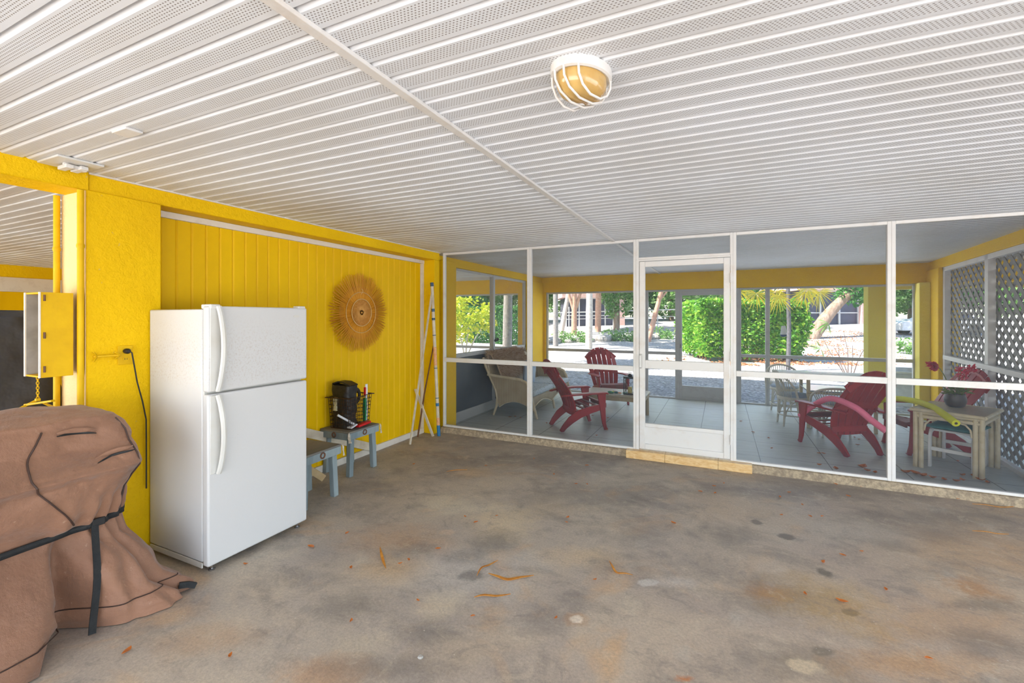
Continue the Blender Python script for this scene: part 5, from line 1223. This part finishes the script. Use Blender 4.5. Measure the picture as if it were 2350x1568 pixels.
# sunlit yellow-green bush on the left and hedge behind it
B_ = base(1068, 17.5); t_ = thing('yellow_green_bush', 'airy yellow-green bush with pale crooked stems at the far left outside', 'bush', B_)
for dx, h in ((-.4, 1.6), (.2, 2.0), (.9, 1.7)): trunk([(0, 0, 0), rx*dx*.4+Vector((0, 0, h*.5)), rx*dx+Vector((0, 0, h))], (.035, .012), 'palebark', t_, 'stem', 7)
crown(t_, (0, 0, 1.6), (1.3, 1.0, .95), 1300, .17, 5, 'yelfol')
for nm_, px0, px1, dep, h, lab in (('boundary_hedge', 1075, 1222, 27, 2.3, 'long dense green hedge beyond the neighbouring porch'),):
    A = base(px0, dep+3); C_ = base(px1, dep); t_ = thing(nm_, lab, 'hedge', A); D = C_-A; n_ = Vector((-D.y, D.x, 0)).normalized()
    def bs(rr):
        u = rr.random(); k = rr.random(); z = rr.random()*h; d_ = rr.uniform(-.6, .6)
        if k < .6: d_ = -.6 if n_.dot(Vector((0, -1, 0))) < 0 else .6; d_ *= rr.uniform(.8, 1)
        elif k < .9: z = h*rr.uniform(.92, 1)
        p = D*u+n_*d_; p.z = z; return p+Vector((1, 1, 1))*.12*noise.noise((A+p)*.8)
    cloud(9000, bs, .17, 12, 'darkfol', 'foliage', t_)
# background woods: separate trees behind everything
bg_ = [(-300, 48, 8), (300, 46, 8), (600, 48, 8), (800, 44, 7), (930, 45, 8), (1040, 40, 7), (1120, 43, 8), (1210, 46, 8), (1295, 50, 8), (1390, 44, 7), (1470, 46, 8), (1540, 43, 7), (1620, 47, 8), (1710, 45, 8), (1800, 50, 8), (2010, 44, 7), (2090, 46, 8), (2180, 40, 8), (2280, 38, 7), (2400, 34, 8), (2560, 32, 8)]
labs = {}
proto = None
for i, (px, dep, h) in enumerate(bg_):
    B_ = base(px, dep)
    if i < 4:
        t_ = thing('woodland_tree', '', 'tree', B_, i*1.3, 'background trees'); trunk([(0, 0, 0), (.1, 0, h*.35), (.2, .1, h*.7)], (.28, .15), 'roughbark', t_)
        crown(t_, (0, 0, h*.52), (3.4, 2.6, h*.50), 5200, .38, 40+i, ('foliage', 'darkfol', 'foliage', 'foliage')[i])
        labs[i] = t_
        t_['label'] = 'green woodland tree in the background beyond the fence'
    else:
        dup(labs[i % 4], B_, i*1.9, 'green woodland tree in the background beyond the fence')
# low rubble wall with plants, and white rail fence
rr = random.Random(21)
for i in range(34):
    px = 1262+i*8.6 if i < 30 else 1262+rr.uniform(0, 240); dep = 28.5+rr.uniform(-.6, .6); B_ = base(px, dep)
    r_ = rr.uniform(.20, .36); b = MB(); b.ball((0, 0, r_*.5), r_, 12, 1.25, 1, .75)
    b.v = [tuple(Vector(v)*(1+.25*noise.noise(Vector(v)*4+Vector((i, 0, 0))))) for v in b.v]
    o = b.build('limestone_boulder', 'stone', smooth=25); o.location = B_; o.rotation_euler = (0, 0, i)
    tag(o, 'pale limestone boulder in the low rubble row across the back yard', 'boulder', 'boulders of the low rubble row')
for i, (px, dep) in enumerate([(1330, 27.8), (1405, 28), (1440, 27.6), (1290, 28.1), (1520, 28.2), (2080, 20)]):
    B_ = base(px, dep); t_ = thing('ground_shrub', 'low green shrub growing among the pale boulders' if px < 2000 else 'low grey-green shrub beyond the right-hand yellow column', 'shrub', B_, 0, 'low shrubs')
    crown(t_, (0, 0, .35), (.8, .5, .45), 320, .16, 60+i, 'foliage')
t_ = thing('rail_fence', 'white horizontal rail fence in front of the dark house', 'fence', base(1255, 36))
A, C_ = base(1255, 36), base(1560, 36)
b = MB(); b.bar((0, 0, 1.45), C_-A+Vector((0, 0, 1.45)), .06, .09); b.bar((0, 0, .9), C_-A+Vector((0, 0, .9)), .04, .05); b.build('rail', 'white', t_)
for k in range(7): q = (C_-A)*k/6; MB().tube([q, q+Vector((0, 0, 1.9))], .04, 8).build('post', 'white', t_)
# the neighbouring houses
def house(lab, px0, px1, dep, h0, h1, posts):
    A, C_ = base(px0, dep), base(px1, dep); t_ = thing('neighbour_house', lab, 'house', A); D = C_-A; L = D.length; ag = math.atan2(D.y, D.x); Mh = Matrix.Rotation(ag, 4, 'Z')
    MB().box(0, L, .3, 5, 0, h0, Mh).build('screened_room', 'darkhouse', t_)
    MB().box(-.4, L+.4, -.2, 5.4, h0, h1, Mh).build('fascia_wall', 'pinkwall', t_)
    b = MB()
    for k in range(posts+1): b.box(L*k/posts-.05, L*k/posts+.05, .18, .3, 0, h0, Mh)
    b.box(0, L, .18, .3, 1.0, 1.08, Mh); b.box(0, L, .18, .3, h0-.1, h0, Mh); b.build('white_framing', 'white', t_)
    MB().box(L, L+.5, -.1, .4, 0, h0, Mh).build('brick_pier', 'pinkwall', t_)
house('dark screened house with salmon fascia and white rails beyond the leaning tree', 1843, 1975, 34, 2.75, 5.2, 3)
house('dark house front seen between the trunks behind the rail fence', 1300, 1420, 39, 2.6, 5.0, 4)
t_ = thing('parked_car', 'white car parked far off beyond the right-hand yellow column', 'car', base(2052, 27), R(12))
MB().prism([(0, .3), (0, .75), (.5, .95), (1.2, 1.0), (1.8, 1.42), (3.1, 1.45), (3.7, 1.05), (4.3, .95), (4.4, .35), (3.9, .3), (.5, .3)], 'y', -.8, .8).build('car_body', 'carwhite', t_, bevel=.05)
MB().prism([(1.35, 1.02), (1.85, 1.37), (3.05, 1.39), (3.5, 1.05)], 'y', -.82, .82).build('side_windows', 'carglass', t_)
for x in (.9, 3.5): 
    for y in (-.82, .72): 
        b = MB(); b.prism([(x+.33*math.cos(a), .33+.33*math.sin(a)) for a in [k*math.pi/10 for k in range(20)]], 'y', y, y+.1); b.build('wheel', 'black', t_)
# things just outside the far screen
t_ = thing('hanging_feeder', 'small white bird feeder with dark base hanging outside the far screen', 'bird feeder', (1.10, 10.15, 1.16))
MB().lathe([(.035, .22), (.045, .15), (.055, .06), (.055, .05)], (0, 0, 0), 16).build('reservoir', 'frost', t_)
MB().lathe([(.01, 0), (.04, .01), (.06, .035), (.058, .05)], (0, 0, 0), 16).build('feeder_base', 'navy', t_)
MB().tube([(0, 0, .22), (0, 0, 1.30)], .002, 5).build('hanging_wire', 'wire', t_)
t_ = thing('bare_sapling', 'bare twiggy sapling with a few strap leaves outside behind the dining table', 'plant', base(1950, 11.2))
rr = random.Random(14)
for k in range(6):
    q = Vector((0, 0, 0)); ps = [q]; d = Vector((rr.uniform(-.35, .35), rr.uniform(-.2, .2), 1))
    for j in range(7): d = d+Vector((rr.uniform(-.25, .25), rr.uniform(-.2, .2), .05)); q = q+d.normalized()*rr.uniform(.10, .28); ps.append(q)
    b = MB(); b.tube(ps, [.010-.001*j for j in range(8)], 6); b.build('twig', 'darkwood', t_)
vs, fs = [], []
for c in (Vector((-.6, 0, .95)), Vector((-.45, 0, 1.6))):
    for k in range(14):
        d = Vector((rr.uniform(-1, .4), rr.uniform(-.4, .4), rr.uniform(-1, .2))); leafquad(vs, fs, c, d, rr.uniform(.2, .4), .03, rr, .1)
raw('strap_leaves', vs, fs, 'foliage', t_)
t_ = thing('plastic_tub', 'white plastic tub standing outside near the right-hand yellow column', 'tub', (3.4, 11.2, -.16))
MB().lathe([(.42, 0), (.46, .3), (.50, .62), (.54, .64), (.54, .68), (.48, .68), (.44, .3), (.02, .28)], (0, 0, 0), 28).build('tub', 'frost', t_)
# dry leaf litter drifted over the gravel
rr = random.Random(31); vs, fs = [], []
for k in range(7500):
    dep = rr.uniform(15.5, 30); px = rr.gauss(1890, 110) if k < 5600 else rr.gauss(1690, 70)
    if k >= 5600: dep = rr.uniform(15.5, 19)
    p = at(px, dep); p.z = zg(p.x, p.y)+.015
    if noise.noise((p.x*.7, p.y*.7, 4)) < -.05: continue
    d = Vector((rr.gauss(0, 1), rr.gauss(0, 1), rr.gauss(0, .25))); leafquad(vs, fs, p, d, rr.uniform(.05, .12), .055, rr)
tag(raw('leaf_litter', vs, fs, 'litter'), 'orange-brown dry leaf litter spread over the gravel under the leaning tree', 'leaf litter', kind='stuff')
